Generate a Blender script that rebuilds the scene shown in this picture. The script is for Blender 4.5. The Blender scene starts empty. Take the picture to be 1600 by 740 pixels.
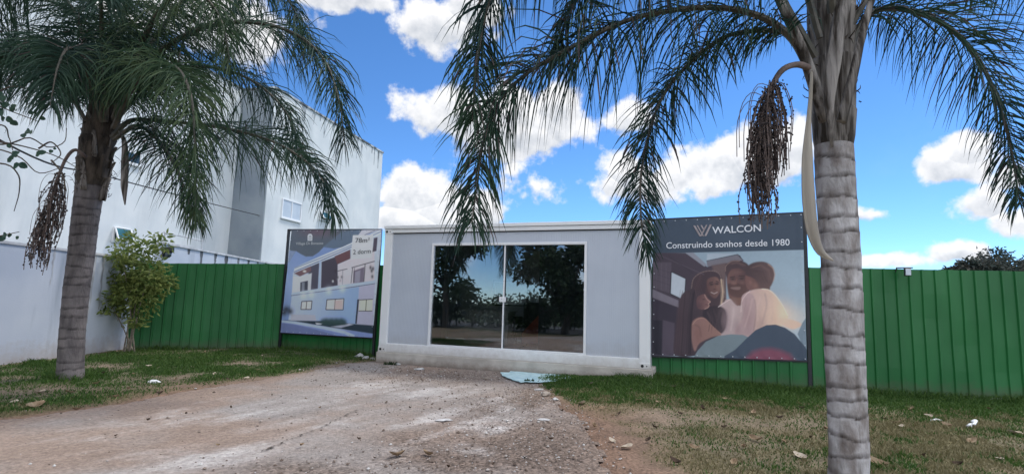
import bpy, bmesh, math, random
import numpy as np
from mathutils import Vector, Matrix, noise as mnoise

random.seed(7); np.random.seed(7)
scene = bpy.context.scene
col = scene.collection

# ------------------------------------------------------------------ camera
H = 1.36; FPX = 850.0
PITCH = math.atan(105/850); ROLL = math.radians(1.72)
_r0 = np.array([1, 0, 0.]); _u0 = np.array([0, -math.sin(PITCH), math.cos(PITCH)])
FW = np.array([0, math.cos(PITCH), math.sin(PITCH)])
RT = _r0*math.cos(ROLL)+_u0*math.sin(ROLL); UP = _u0*math.cos(ROLL)-_r0*math.sin(ROLL)
cam_d = bpy.data.cameras.new('camera'); cam = bpy.data.objects.new('camera', cam_d); col.objects.link(cam)
cam_d.sensor_width = 36; cam_d.lens = FPX/1600*36; cam_d.clip_start = .05; cam_d.clip_end = 3000
M4 = Matrix(((RT[0], UP[0], -FW[0], 0), (RT[1], UP[1], -FW[1], 0), (RT[2], UP[2], -FW[2], H), (0, 0, 0, 1)))
cam.matrix_world = M4
scene.camera = cam

def D(x, y): return FW+RT*(x-800)/FPX+UP*(370-y)/FPX
def P(x, y, d):
    v = D(x, y); v = v*d/v[1]; return Vector((v[0], v[1], v[2]+H))
def G(x, y, z=0.):
    v = D(x, y); v = v*((z-H)/v[2]); return Vector((v[0], v[1], z))

# ------------------------------------------------------------------ exposure, sun, sky
scene.view_settings.view_transform = 'Standard'; scene.view_settings.look = 'None'
scene.view_settings.exposure = 1.25; scene.view_settings.gamma = 1; scene.view_settings.use_curve_mapping = False
SUN_EL = math.radians(58); SUN_AZ = math.radians(52)          # azimuth from +Y towards +X
SKY_STRENGTH = 0.09
sun_d = bpy.data.lights.new('sun', 'SUN'); sun = bpy.data.objects.new('sun', sun_d); col.objects.link(sun)
sun_d.energy = 1.0; sun_d.angle = math.radians(12); sun_d.color = (1, .95, .87)
sd = Vector((math.sin(SUN_AZ)*math.cos(SUN_EL), math.cos(SUN_AZ)*math.cos(SUN_EL), math.sin(SUN_EL)))
sun.rotation_euler = sd.to_track_quat('Z', 'Y').to_euler(); sun.location = (0, 0, 30)

def lin(*c):
    o = []
    for v in c:
        v = v/255
        o.append(v/12.92 if v <= .04045 else ((v+.055)/1.055)**2.4)
    return tuple(o)

def build_world():
    w = bpy.data.worlds.new('World'); scene.world = w; w.use_nodes = True
    nt = w.node_tree; nt.nodes.clear(); L = nt.links
    def node(t, **k):
        n = nt.nodes.new(t)
        for a, b in k.items(): setattr(n, a, b)
        return n
    def m(op, a, b=None, c=None, clamp=False):
        n = node('ShaderNodeMath', operation=op, use_clamp=clamp)
        for i, v in enumerate((a, b, c)):
            if v is None: continue
            if isinstance(v, (int, float)): n.inputs[i].default_value = v
            else: L.new(v, n.inputs[i])
        return n.outputs[0]
    def sstep(x, lo, hi):
        n = node('ShaderNodeMapRange', interpolation_type='SMOOTHSTEP')
        L.new(x, n.inputs[0]); n.inputs[1].default_value = lo; n.inputs[2].default_value = hi
        return n.outputs[0]
    tc = node('ShaderNodeTexCoord'); sep = node('ShaderNodeSeparateXYZ'); L.new(tc.outputs['Generated'], sep.inputs[0])
    az = m('ARCTAN2', sep.outputs[0], sep.outputs[1]); el = m('ARCSINE', sep.outputs[2])
    def noise(scale, detail, rough=.55, off=(0, 0, 0), dist=0):
        mp = node('ShaderNodeMapping'); L.new(tc.outputs['Generated'], mp.inputs[0]); mp.inputs['Location'].default_value = off
        n = node('ShaderNodeTexNoise'); L.new(mp.outputs[0], n.inputs['Vector'])
        n.inputs['Scale'].default_value = scale; n.inputs['Detail'].default_value = detail
        n.inputs['Roughness'].default_value = rough; n.inputs['Distortion'].default_value = dist
        return n.outputs[0]
    n1 = noise(11, 9, .56); n2 = noise(11, 9, .56, (0, 0, .018)); n3 = noise(26, 6, .6, (3, 1, 2))
    # cumulus clouds at their bearings: (px, py, half width, half height, weight)
    blobs = [(540, -4, 95, 34, 1), (690, 45, 85, 55, .9), (735, 20, 60, 50, .9), (705, 180, 78, 50, 1.), (800, 200, 120, 66, 1.15), (870, 190, 72, 62, 1.05),
             (655, 305, 95, 50, 1.1), (710, 330, 100, 40, 1.), (620, 345, 80, 30, 1.), (850, 290, 60, 36, .5), (968, 188, 46, 28, .6),
             (1110, 270, 95, 52, 1.1), (1190, 250, 85, 58, 1.1), (950, 298, 40, 20, .45), (1000, 280, 45, 40, .5), (1470, 262, 86, 42, 1.), (1500, 245, 50, 36, 1.),
             (1535, 322, 60, 26, .6), (1590, 352, 50, 34, .6), (1590, 280, 40, 26, .7), (1390, 407, 75, 13, .6), (1510, 396, 70, 20, .8),
             (330, 35, 150, 70, 1.), (120, 20, 160, 80, .9), (1360, 335, 40, 10, .3), (1060, 400, 120, 14, .5)]
    F = None; R = None; CS = 1.08
    for (px, py, rx, ry, wt) in blobs:
        def ae(x, y):
            v = D(x, y); v = v/np.linalg.norm(v); return math.atan2(v[0], v[1]), math.asin(v[2])
        a0, e0 = ae(px, py); a1, _ = ae(px+rx, py); _, e1 = ae(px, py-ry)
        du = m('MULTIPLY', m('SUBTRACT', az, a0), 1/(a1-a0)/CS); dv = m('MULTIPLY', m('SUBTRACT', el, e0), 1/(e1-e0)/CS)
        # flat-ish base: the lower half falls off faster
        dvl = m('MULTIPLY', m('MINIMUM', dv, 0), 1.35); dvu = m('MAXIMUM', dv, 0)
        q = m('SQRT', m('ADD', m('MULTIPLY', du, du), m('ADD', m('MULTIPLY', dvl, dvl), m('MULTIPLY', dvu, dvu))))
        f = m('MULTIPLY', m('SUBTRACT', 1, q), wt)
        if F is None: F, R = f, dv
        else:
            gt = m('GREATER_THAN', f, F)
            R = m('ADD', m('MULTIPLY', R, m('SUBTRACT', 1, gt)), m('MULTIPLY', dv, gt))
            F = m('MAXIMUM', F, f)
    F = m('MAXIMUM', F, -1.2)
    dens = m('ADD', m('ADD', F, m('MULTIPLY', m('SUBTRACT', n1, .5), 2.6)), m('MULTIPLY', m('SUBTRACT', n3, .5), .8))
    a_front = sstep(dens, -.06, .34)
    # broken cloud over the rest of the dome, behind and beside the camera
    nb = noise(2.6, 8, .55, (5, 2, 1)); back = sstep(sep.outputs[1], .45, .05)
    a_back = m('MULTIPLY', sstep(nb, .44, .58), back)
    wisp = m('MULTIPLY', sstep(noise(4, 6, .6, (1, 7, 3)), .55, .85), .10)
    low = m('MULTIPLY', sstep(el, .12, .0), .12)
    alpha = m('MAXIMUM', m('MAXIMUM', m('MULTIPLY', a_front, .97), a_back), m('MAXIMUM', wisp, low))
    rim = m('SUBTRACT', n2, n1)
    sh = m('ADD', m('ADD', .60, m('MULTIPLY', R, .50)), m('MULTIPLY', rim, -3.4))
    sh = m('ADD', sh, m('MULTIPLY', sstep(dens, 1.0, .1), .22), clamp=True)
    cr = node('ShaderNodeValToRGB'); L.new(sh, cr.inputs[0])
    cr.color_ramp.elements[0].position = .1; cr.color_ramp.elements[0].color = (.52, .56, .62, 1)
    cr.color_ramp.elements[1].position = .9; cr.color_ramp.elements[1].color = (.98, .98, .99, 1)
    sky = node('ShaderNodeTexSky', sky_type='NISHITA'); sky.sun_disc = False
    sky.sun_elevation = SUN_EL; sky.sun_rotation = SUN_AZ; sky.air_density = .85; sky.dust_density = .0; sky.ozone_density = 3.0; sky.altitude = 2500
    hs = node('ShaderNodeHueSaturation'); L.new(sky.outputs[0], hs.inputs['Color']); hs.inputs['Saturation'].default_value = 1.14; hs.inputs['Value'].default_value = .92
    tn = node('ShaderNodeVectorMath', operation='MULTIPLY'); L.new(hs.outputs[0], tn.inputs[0]); tn.inputs[1].default_value = (.88, 1.02, 1.10)
    b1 = node('ShaderNodeBackground'); L.new(tn.outputs[0], b1.inputs[0]); b1.inputs[1].default_value = SKY_STRENGTH
    b2 = node('ShaderNodeBackground'); L.new(cr.outputs[0], b2.inputs[0]); cs = m('ADD', .45, m('MULTIPLY', back, .80)); L.new(cs, b2.inputs[1])  # unseen cloud behind the camera is brightened to fill the shaded fronts
    mx = node('ShaderNodeMixShader'); L.new(alpha, mx.inputs[0]); L.new(b1.outputs[0], mx.inputs[1]); L.new(b2.outputs[0], mx.inputs[2])
    out = node('ShaderNodeOutputWorld'); L.new(mx.outputs[0], out.inputs[0])
build_world()

# ------------------------------------------------------------------ helpers
class MB:
    """collects vertices and faces of ONE mesh"""
    def __init__(s): s.v = []; s.f = []; s.m = []; s.mi = 0
    def add(s, vs, fs):
        o = len(s.v); s.v += [tuple(p) for p in vs]
        s.f += [tuple(i+o for i in q) for q in fs]; s.m += [s.mi]*len(fs)
    def box(s, x0, x1, y0, y1, z0, z1):
        s.add([(x0,y0,z0),(x1,y0,z0),(x1,y1,z0),(x0,y1,z0),(x0,y0,z1),(x1,y0,z1),(x1,y1,z1),(x0,y1,z1)],
              [(0,3,2,1),(4,5,6,7),(0,1,5,4),(1,2,6,5),(2,3,7,6),(3,0,4,7)])
    def tube(s, pts, rad, n=8, cap=True, flat=1.0):
        pts = [Vector(p) for p in pts]; o = len(s.v); k = len(pts)
        if isinstance(rad, (int, float)): rad = [rad]*k
        up = Vector((0.13, .31, .94)); prev = None
        for i in range(k):
            T = (pts[min(i+1, k-1)]-pts[max(i-1, 0)]).normalized()
            if prev is None:
                a = T.cross(up)
                if a.length < .1: a = T.cross(Vector((1, 0, 0)))
                a.normalize()
            else: a = (prev-T*prev.dot(T)).normalized()
            prev = a; b = T.cross(a)
            for j in range(n):
                t = 2*math.pi*j/n
                s.v.append(tuple(pts[i]+a*(math.cos(t)*rad[i])+b*(math.sin(t)*rad[i]*flat)))
        for i in range(k-1):
            for j in range(n):
                s.f.append((o+i*n+j, o+i*n+(j+1) % n, o+(i+1)*n+(j+1) % n, o+(i+1)*n+j)); s.m.append(s.mi)
        if cap:
            s.f.append(tuple(o+j for j in range(n-1, -1, -1))); s.f.append(tuple(o+(k-1)*n+j for j in range(n))); s.m += [s.mi]*2
    def build(s, name, mats, parent=None, smooth=False, bevel=0):
        me = bpy.data.meshes.new(name); me.from_pydata(s.v, [], s.f); me.update()
        if not isinstance(mats, (list, tuple)): mats = [mats]
        for x in mats: me.materials.append(x)
        if len(mats) > 1: me.polygons.foreach_set('material_index', s.m)
        if smooth: me.polygons.foreach_set('use_smooth', [True]*len(me.polygons))
        o = bpy.data.objects.new(name, me); col.objects.link(o)
        if parent: o.parent = parent
        if bevel:
            b = o.modifiers.new('bevel', 'BEVEL'); b.width = bevel; b.segments = 2; b.limit_method = 'ANGLE'
        return o

def tag(o, label=None, cat=None, group=None, kind=None):
    if label: o['label'] = label
    if cat: o['category'] = cat
    if group: o['group'] = group
    if kind: o['kind'] = kind
    return o
def empty(name, loc=(0, 0, 0), rz=0):
    o = bpy.data.objects.new(name, None); col.objects.link(o); o.location = loc; o.rotation_euler = (0, 0, rz)
    o.empty_display_size = .2
    return o
def spline(pts, n):
    """Catmull-Rom through control points"""
    pts = [Vector(p) for p in pts]; q = [pts[0]*2-pts[1]]+pts+[pts[-1]*2-pts[-2]]; out = []; m = len(pts)-1
    for i in range(n):
        t = i/(n-1)*m; k = min(int(t), m-1); u = t-k; a, b, c, d = q[k:k+4]
        out.append(.5*((2*b)+(c-a)*u+(2*a-5*b+4*c-d)*u*u+(3*b-a-3*c+d)*u**3))
    return out
class Frame:
    """a vertical plane through ground points a, b: local x along it, local y away from the viewer, z up"""
    def __init__(s, a, b):
        s.a = Vector((a[0], a[1], 0)); d = Vector((b[0]-a[0], b[1]-a[1], 0)); s.L = d.length; s.t = d.normalized()
        s.n = Vector((s.t.y, -s.t.x, 0)); s.rz = math.atan2(s.t.y, s.t.x)
    def F(s, x, y, off=0):
        """pixel -> (s, z) on the plane (off metres towards the viewer)"""
        v = Vector(D(x, y)); a = s.a+s.n*off; k = s.n.dot(a)/s.n.dot(Vector((v.x, v.y, 0)))
        q = v*k; return (q-s.a).dot(s.t), q.z+H
    def W(s, x, y, z): return s.a+s.t*x-s.n*y+Vector((0, 0, z))

# ------------------------------------------------------------------ materials
def mat(name, c1, c2=None, scale=3., rough=.7, detail=6, bump=0., bscale=None, stretch=(1, 1, 1), metal=0., spec=.5, contrast=(.35, .65), coords='Object'):
    ma = bpy.data.materials.new(name); ma.use_nodes = True; nt = ma.node_tree; b = nt.nodes['Principled BSDF']; L = nt.links
    b.inputs['Roughness'].default_value = rough; b.inputs['Metallic'].default_value = metal; b.inputs['Specular IOR Level'].default_value = spec
    tc = nt.nodes.new('ShaderNodeTexCoord'); mp = nt.nodes.new('ShaderNodeMapping'); mp.inputs['Scale'].default_value = stretch
    L.new(tc.outputs[coords], mp.inputs[0])
    no = nt.nodes.new('ShaderNodeTexNoise'); no.inputs['Scale'].default_value = scale; no.inputs['Detail'].default_value = detail
    L.new(mp.outputs[0], no.inputs['Vector'])
    cr = nt.nodes.new('ShaderNodeValToRGB'); L.new(no.outputs[0], cr.inputs[0])
    cr.color_ramp.elements[0].position, cr.color_ramp.elements[1].position = contrast
    cr.color_ramp.elements[0].color = (*c1, 1); cr.color_ramp.elements[1].color = (*(c2 or c1), 1)
    L.new(cr.outputs[0], b.inputs['Base Color'])
    if bump:
        n2 = nt.nodes.new('ShaderNodeTexNoise'); n2.inputs['Scale'].default_value = bscale or scale*4; n2.inputs['Detail'].default_value = 5
        L.new(mp.outputs[0], n2.inputs['Vector'])
        bp = nt.nodes.new('ShaderNodeBump'); bp.inputs['Strength'].default_value = bump; bp.inputs['Distance'].default_value = .02
        L.new(n2.outputs[0], bp.inputs['Height']); L.new(bp.outputs[0], b.inputs['Normal'])
    ma['_'] = 1
    return ma
def nodes_of(ma): return ma.node_tree.nodes, ma.node_tree.links, ma.node_tree.nodes['Principled BSDF']

def leafmat(name, c1, c2, scale=2.5, trans=.35, rough=.5, attr=None):
    """leaf: diffuse/gloss plus translucency, colour varying from clump to clump"""
    ma = mat(name, c1, c2, scale, rough, detail=4, spec=.2)
    N, L, b = nodes_of(ma); cr = [n for n in N if n.type == 'VALTORGB'][0]
    if attr:
        at = N.new('ShaderNodeAttribute'); at.attribute_name = attr; L.new(at.outputs['Color'], b.inputs['Base Color']); src = at.outputs['Color']
    else: src = cr.outputs[0]
    t = N.new('ShaderNodeBsdfTranslucent'); L.new(src, t.inputs[0])
    mx = N.new('ShaderNodeMixShader'); mx.inputs[0].default_value = trans
    out = [n for n in N if n.type == 'OUTPUT_MATERIAL'][0]
    L.new(b.outputs[0], mx.inputs[1]); L.new(t.outputs[0], mx.inputs[2]); L.new(mx.outputs[0], out.inputs[0])
    return ma

def stained_wall(name, c1, c2, stain, sscale=1.2, amount=(.56, .72), stretch=(1, 1, .12), bump=.12):
    """render/plaster with long vertical rain streaks and blotches"""
    ma = mat(name, c1, c2, .8, .85, 8, bump=bump, bscale=30)
    N, L, b = nodes_of(ma); cr = [n for n in N if n.type == 'VALTORGB'][0]; tc = [n for n in N if n.type == 'TEX_COORD'][0]
    mp = N.new('ShaderNodeMapping'); mp.inputs['Scale'].default_value = stretch; L.new(tc.outputs['Object'], mp.inputs[0])
    n = N.new('ShaderNodeTexNoise'); n.inputs['Scale'].default_value = sscale; n.inputs['Detail'].default_value = 9; n.inputs['Roughness'].default_value = .62
    L.new(mp.outputs[0], n.inputs['Vector'])
    mr = N.new('ShaderNodeMapRange'); mr.inputs[1].default_value, mr.inputs[2].default_value = amount; mr.inputs[4].default_value = .75
    L.new(n.outputs[0], mr.inputs[0])
    mx = N.new('ShaderNodeMix'); mx.data_type = 'RGBA'; L.new(mr.outputs[0], mx.inputs[0]); L.new(cr.outputs[0], mx.inputs[6]); mx.inputs[7].default_value = (*stain, 1)
    L.new(mx.outputs[2], b.inputs['Base Color'])
    return ma

def attr_mat(name, attr='Col', rough=.6, spec=.3):
    ma = bpy.data.materials.new(name); ma.use_nodes = True; N, L, b = nodes_of(ma)
    at = N.new('ShaderNodeAttribute'); at.attribute_name = attr; L.new(at.outputs['Color'], b.inputs['Base Color'])
    b.inputs['Roughness'].default_value = rough; b.inputs['Specular IOR Level'].default_value = spec
    return ma

M = {}
M['white_frame'] = mat('white_painted_steel', (.80, .81, .81), (.84, .84, .83), 2, .45, bump=.03)
M['white_plain'] = mat('white_enamel', (.78, .79, .80), (.82, .82, .82), 5, .4)
M['black_steel'] = mat('black_steel', (.012, .013, .017), (.022, .022, .026), 8, .5)
M['dark_rubber'] = mat('dark_hole', (.008, .008, .009), None, 8, .8)
M['concrete'] = mat('plinth_concrete', (.40, .365, .32), (.54, .50, .445), 3, .9, 8, bump=.35, bscale=24)
M['slab'] = mat('pale_concrete', (.42, .41, .39), (.58, .57, .55), 4, .9, 8, bump=.3, bscale=25)
M['wall_paint'] = stained_wall('boundary_wall_paint', (.44, .49, .58), (.54, .58, .65), (.24, .28, .34), 1.4, (.57, .75))
M['wall_paint_dirty'] = stained_wall('boundary_wall_dirty_paint', (.46, .50, .58), (.56, .60, .66), (.11, .12, .14), 3.2, (.53, .64), (1, 1, .10))
M['coping'] = mat('wall_coping', (.42, .43, .45), (.62, .63, .65), 5, .85, bump=.2)
M['building'] = stained_wall('apartment_render', (.62, .66, .67), (.72, .745, .74), (.42, .455, .47), .6, (.50, .76), (1, 1, .25), .06)
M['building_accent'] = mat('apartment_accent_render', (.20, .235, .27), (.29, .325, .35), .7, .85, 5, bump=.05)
M['building_cap'] = mat('roof_edge', (.10, .11, .12), (.55, .58, .6), 2.2, .8, 9, contrast=(.45, .6), stretch=(1, 1, 1))
M['pane_dark'] = mat('window_glass_dark', (.02, .03, .035), (.05, .07, .075), 2, .08, spec=.8)
M['pane_teal'] = mat('window_glass_green', (.03, .10, .11), (.06, .17, .18), 2, .08, spec=.8)
M['pane_blind'] = mat('window_with_blind', (.50, .55, .60), (.58, .62, .66), 2, .2, spec=.6)
M['green_sheet'] = mat('green_painted_sheet', (.010, .112, .026), (.024, .172, .046), .9, .45, 8, bump=.06, bscale=9, stretch=(1, 1, .35), spec=.4)
M['green_post'] = mat('green_post', (.01, .06, .02), (.014, .08, .026), 3, .5)
M['cable'] = mat('black_cable', (.02, .02, .022), None, 3, .6)
M['wood_stem'] = mat('thin_stem_bark', (.16, .13, .10), (.30, .26, .21), 12, .9, bump=.3)
M['bark'] = mat('dark_bark', (.05, .04, .032), (.13, .105, .08), 9, .95, bump=.5, stretch=(1, 1, .3))
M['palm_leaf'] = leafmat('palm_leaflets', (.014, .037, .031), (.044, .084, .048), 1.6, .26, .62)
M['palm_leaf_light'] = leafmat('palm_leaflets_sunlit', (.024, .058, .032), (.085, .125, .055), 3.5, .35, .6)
M['palm_leaf_dry'] = leafmat('palm_leaflets_dry', (.055, .04, .045), (.12, .09, .08), 2.5, .25, .5)
M['rachis'] = mat('palm_rachis', (.055, .055, .042), (.13, .11, .085), 7, .6, stretch=(1, 1, 1))
M['petiole'] = mat('palm_leaf_base', (.040, .030, .022), (.33, .295, .265), 17, .92, 12, bump=1.0, bscale=70, stretch=(1, 1, .10), contrast=(.40, .62))
M['fibre'] = mat('palm_fibre', (.022, .017, .013), (.11, .085, .065), 14, .95, 8, bump=.8, bscale=60, stretch=(1, 1, .2))
M['spathe'] = mat('dry_woody_spathe', (.25, .215, .17), (.40, .35, .285), 5, .75, 6, bump=.2, bscale=60, stretch=(1, 1, .12))
M['fruit_stalk'] = mat('fruit_stalk', (.085, .06, .05), (.18, .13, .11), 9, .8)
M['fruit'] = mat('palm_fruit', (.020, .016, .017), (.058, .044, .040), 30, .55)
M['bush_leaf'] = leafmat('bush_leaves', (.085, .14, .036), (.29, .33, .10), 4.5, .38, .5)
M['tree_leaf'] = leafmat('tree_leaves', (.018, .042, .020), (.05, .085, .032), 1.5, .25, .5)
M['far_leaf'] = leafmat('far_tree_leaves', (.035, .055, .046), (.085, .082, .066), 1.1, .2, .6)
M['twig_leaf'] = leafmat('broad_leaves', (.030, .070, .050), (.06, .11, .07), 5, .3, .45)
M['dry_leaf'] = leafmat('dry_leaf_brown', (.22, .145, .085), (.42, .32, .21), 22, .2, .8)
M['dry_leaf_pale'] = leafmat('dry_leaf_pale', (.42, .34, .25), (.58, .50, .40), 22, .2, .8)
M['dry_leaf_dark'] = leafmat('dry_leaf_dark', (.06, .042, .03), (.15, .10, .07), 22, .2, .8)
M['litter'] = mat('white_plastic', (.72, .73, .74), (.82, .82, .82), 14, .5)
M['blue_sheet'] = mat('pale_blue_sheet', (.36, .56, .60), (.55, .72, .74), 7, .55, 8, bump=.25, bscale=22)
M['stone'] = mat('gravel_stone', (.20, .165, .14), (.46, .41, .37), 5, .9, 3)
M['rubble'] = mat('rubble', (.40, .385, .37), (.58, .57, .56), 9, .9, bump=.4)
M['asphalt'] = mat('asphalt', (.045, .045, .047), (.07, .07, .07), 9, .9, bump=.4, bscale=120)
M['letter'] = mat('white_lettering', (.80, .81, .84), None, 2, .6)
M['letter_grey'] = mat('grey_lettering', (.07, .075, .085), None, 2, .6)
M['letter_fine'] = mat('pale_grey_lettering', (.58, .60, .62), None, 2, .6)
M['copper'] = mat('copper_print', (.30, .25, .25), (.42, .36, .36), 14, .5)
M['eyelet'] = mat('eyelet_metal', (.55, .57, .60), None, 2, .4, metal=.3)
M['floor'] = mat('interior_floor', (.28, .27, .26), (.34, .33, .32), 3, .5)
M['inner_wall'] = mat('interior_panel', (.50, .50, .51), (.56, .56, .57), 2, .7)
M['curtain'] = mat('dark_film', (.02, .025, .03), (.035, .04, .045), 2, .6)
M['desk'] = mat('desk_laminate', (.55, .52, .48), (.62, .6, .56), 3, .5)
M['red_board'] = mat('red_board', (.35, .05, .025), (.42, .08, .035), 2, .6)
M['furniture_black'] = mat('black_upholstery', (.02, .02, .022), (.03, .03, .03), 5, .6)
M['lamp_glass'] = mat('lamp_lens', (.6, .64, .7), None, 2, .2)

def splash(ma, h, c=(.20, .15, .11), amt=.75, z0=0.):
    """soil splashed on the foot of a surface"""
    N, L, b = nodes_of(ma); src = b.inputs['Base Color'].links[0].from_socket
    tc = N.new('ShaderNodeTexCoord'); sp = N.new('ShaderNodeSeparateXYZ'); L.new(tc.outputs['Object'], sp.inputs[0])
    no = N.new('ShaderNodeTexNoise'); no.inputs['Scale'].default_value = 7; no.inputs['Detail'].default_value = 9; no.inputs['Roughness'].default_value = .7; L.new(tc.outputs['Object'], no.inputs['Vector'])
    a = N.new('ShaderNodeMath'); a.operation = 'MULTIPLY_ADD'; L.new(no.outputs[0], a.inputs[0]); a.inputs[1].default_value = -h*2.2; L.new(sp.outputs[2], a.inputs[2])
    mr = N.new('ShaderNodeMapRange'); L.new(a.outputs[0], mr.inputs[0]); mr.inputs[1].default_value = z0-h*1.25; mr.inputs[2].default_value = z0+h*.1; mr.inputs[3].default_value = amt; mr.inputs[4].default_value = 0
    mx = N.new('ShaderNodeMix'); mx.data_type = 'RGBA'; L.new(mr.outputs[0], mx.inputs[0]); L.new(src, mx.inputs[6]); mx.inputs[7].default_value = (*c, 1); L.new(mx.outputs[2], b.inputs['Base Color'])
splash(M['green_sheet'], .22, (.10, .085, .055), .7); splash(M['wall_paint'], .35, (.30, .23, .18), .6)
# facade panels: micro-ribbed coated sheet
def ribbed():
    ma = mat('ribbed_sandwich_panel', (.47, .51, .575), (.53, .57, .63), .9, .5, 5)
    N, L, b = nodes_of(ma); tc = [n for n in N if n.type == 'TEX_COORD'][0]
    w = N.new('ShaderNodeTexWave'); w.wave_type = 'BANDS'; w.bands_direction = 'X'; w.inputs['Scale'].default_value = 9; w.inputs['Distortion'].default_value = 0
    L.new(tc.outputs['Object'], w.inputs['Vector'])
    bp = N.new('ShaderNodeBump'); bp.inputs['Strength'].default_value = .22; bp.inputs['Distance'].default_value = .01
    L.new(w.outputs[0], bp.inputs['Height']); L.new(bp.outputs[0], b.inputs['Normal'])
    return ma
M['panel'] = ribbed(); splash(M['panel'], .22, (.33, .30, .27), .35, .45); splash(M['white_frame'], .16, (.42, .37, .32), .6, .27); splash(M['concrete'], .10, (.17, .13, .10), .8, .03)

def glass():
    ma = bpy.data.materials.new('tinted_glass'); ma.use_nodes = True; nt = ma.node_tree; nt.nodes.clear(); L = nt.links
    t = nt.nodes.new('ShaderNodeBsdfTransparent'); t.inputs[0].default_value = (.78, .80, .80, 1)
    g = nt.nodes.new('ShaderNodeBsdfGlossy'); g.inputs['Roughness'].default_value = .012; g.inputs[0].default_value = (.9, .93, .97, 1)
    fr = nt.nodes.new('ShaderNodeFresnel'); fr.inputs[0].default_value = 1.9
    no = nt.nodes.new('ShaderNodeTexNoise'); no.inputs['Scale'].default_value = 1.1; tc = nt.nodes.new('ShaderNodeTexCoord'); L.new(tc.outputs['Object'], no.inputs['Vector'])
    bp = nt.nodes.new('ShaderNodeBump'); bp.inputs['Strength'].default_value = .05; bp.inputs['Distance'].default_value = .02; L.new(no.outputs[0], bp.inputs['Height']); L.new(bp.outputs[0], g.inputs['Normal'])
    ad = nt.nodes.new('ShaderNodeMath'); ad.operation = 'MULTIPLY_ADD'; L.new(fr.outputs[0], ad.inputs[0]); ad.inputs[1].default_value = 1.15; ad.inputs[2].default_value = .05; ad.use_clamp = True
    mx = nt.nodes.new('ShaderNodeMixShader'); L.new(ad.outputs[0], mx.inputs[0]); L.new(t.outputs[0], mx.inputs[1]); L.new(g.outputs[0], mx.inputs[2])
    o = nt.nodes.new('ShaderNodeOutputMaterial'); L.new(mx.outputs[0], o.inputs[0])
    return ma
M['glass'] = glass()

# ------------------------------------------------------------------ ground
def poly_world(px): return [G(x, y) for x, y in px]
DRIVE_L = [(540, 567), (470, 583), (420, 591), (300, 611), (170, 632), (0, 657), (-300, 700)]
DRIVE_R = [(842, 602), (872, 628), (905, 658), (932, 690), (968, 740)]
dl = [G(x, y) for x, y in DRIVE_L]; dr = [G(x, y) for x, y in DRIVE_R]
DRIVE = [Vector((-2.86, 12.6, 0))]+dl+[Vector((-8, 4.9, 0)), Vector((-6.5, -2.0, 0)), Vector((1.0, -2.0, 0)), Vector((.95, 2.5, 0))]+dr[::-1]+[Vector((.55, 11.3, 0))]
DR = np.array([(v.x, v.y) for v in DRIVE])
def sdist(pts, poly):
    """signed distance, positive inside"""
    p = np.asarray(pts, float); d = np.full(len(p), 1e9); ins = np.zeros(len(p), bool)
    n = len(poly)
    for i in range(n):
        a = poly[i]; b = poly[(i+1) % n]; e = b-a; w = p-a
        t = np.clip((w@e)/max(e@e, 1e-12), 0, 1); q = w-t[:, None]*e
        d = np.minimum(d, np.hypot(q[:, 0], q[:, 1]))
        c = ((a[1] <= p[:, 1]) & (b[1] > p[:, 1])) | ((b[1] <= p[:, 1]) & (a[1] > p[:, 1]))
        if abs(e[1]) > 1e-12:
            ins ^= c & (p[:, 0] < a[0]+(p[:, 1]-a[1])*e[0]/e[1])
    return np.where(ins, d, -d)
def vnoise(p, scale, seed=0, oct=4):
    """numpy fractal value noise, 0..1"""
    p = np.asarray(p, float)*scale; out = np.zeros(len(p)); amp = .5; tot = 0
    for o in range(oct):
        q = p*(2**o)+seed*17.3+o*5.1; i = np.floor(q).astype(np.int64); f = q-i; f = f*f*(3-2*f)
        def h(ix, iy):
            n = (ix*374761393+iy*668265263+seed*974634) & 0x7fffffff
            n = ((n ^ (n >> 13))*1274126177) & 0x7fffffff
            return ((n ^ (n >> 16)) & 0xffff)/65535.
        a = h(i[:, 0], i[:, 1]); b = h(i[:, 0]+1, i[:, 1]); c = h(i[:, 0], i[:, 1]+1); d = h(i[:, 0]+1, i[:, 1]+1)
        out += amp*((a*(1-f[:, 0])+b*f[:, 0])*(1-f[:, 1])+(c*(1-f[:, 0])+d*f[:, 0])*f[:, 1]); tot += amp; amp *= .5
    return out/tot
def sm(x, a, b):
    t = np.clip((x-a)/(b-a), 0, 1); return t*t*(3-2*t)
def gz(p): return (vnoise(p, 1.1, 2)-.5)*.05+(vnoise(p, 6, 5)-.5)*.02+.10*np.exp(-((p[:, 0]-2.5)/1.3)**2-((p[:, 1]-10.1)/.7)**2)
def drive_in(p): return sdist(p, DR)+(vnoise(p, 1.6, 3)-.5)*.42+(vnoise(p, 7, 4)-.5)*.12
def project(p):
    """ground points -> photo pixels"""
    q = np.column_stack([p[:, 0], p[:, 1], np.full(len(p), -H)]); z = q@FW; z = np.where(z > .1, z, .1)
    return 800+FPX*(q@RT)/z, 370-FPX*(q@UP)/z
WALLX0 = G(0, 570); WALLX1 = G(235, 540)
FENCE_R = (G(1265, 608), G(1600, 625))
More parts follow.
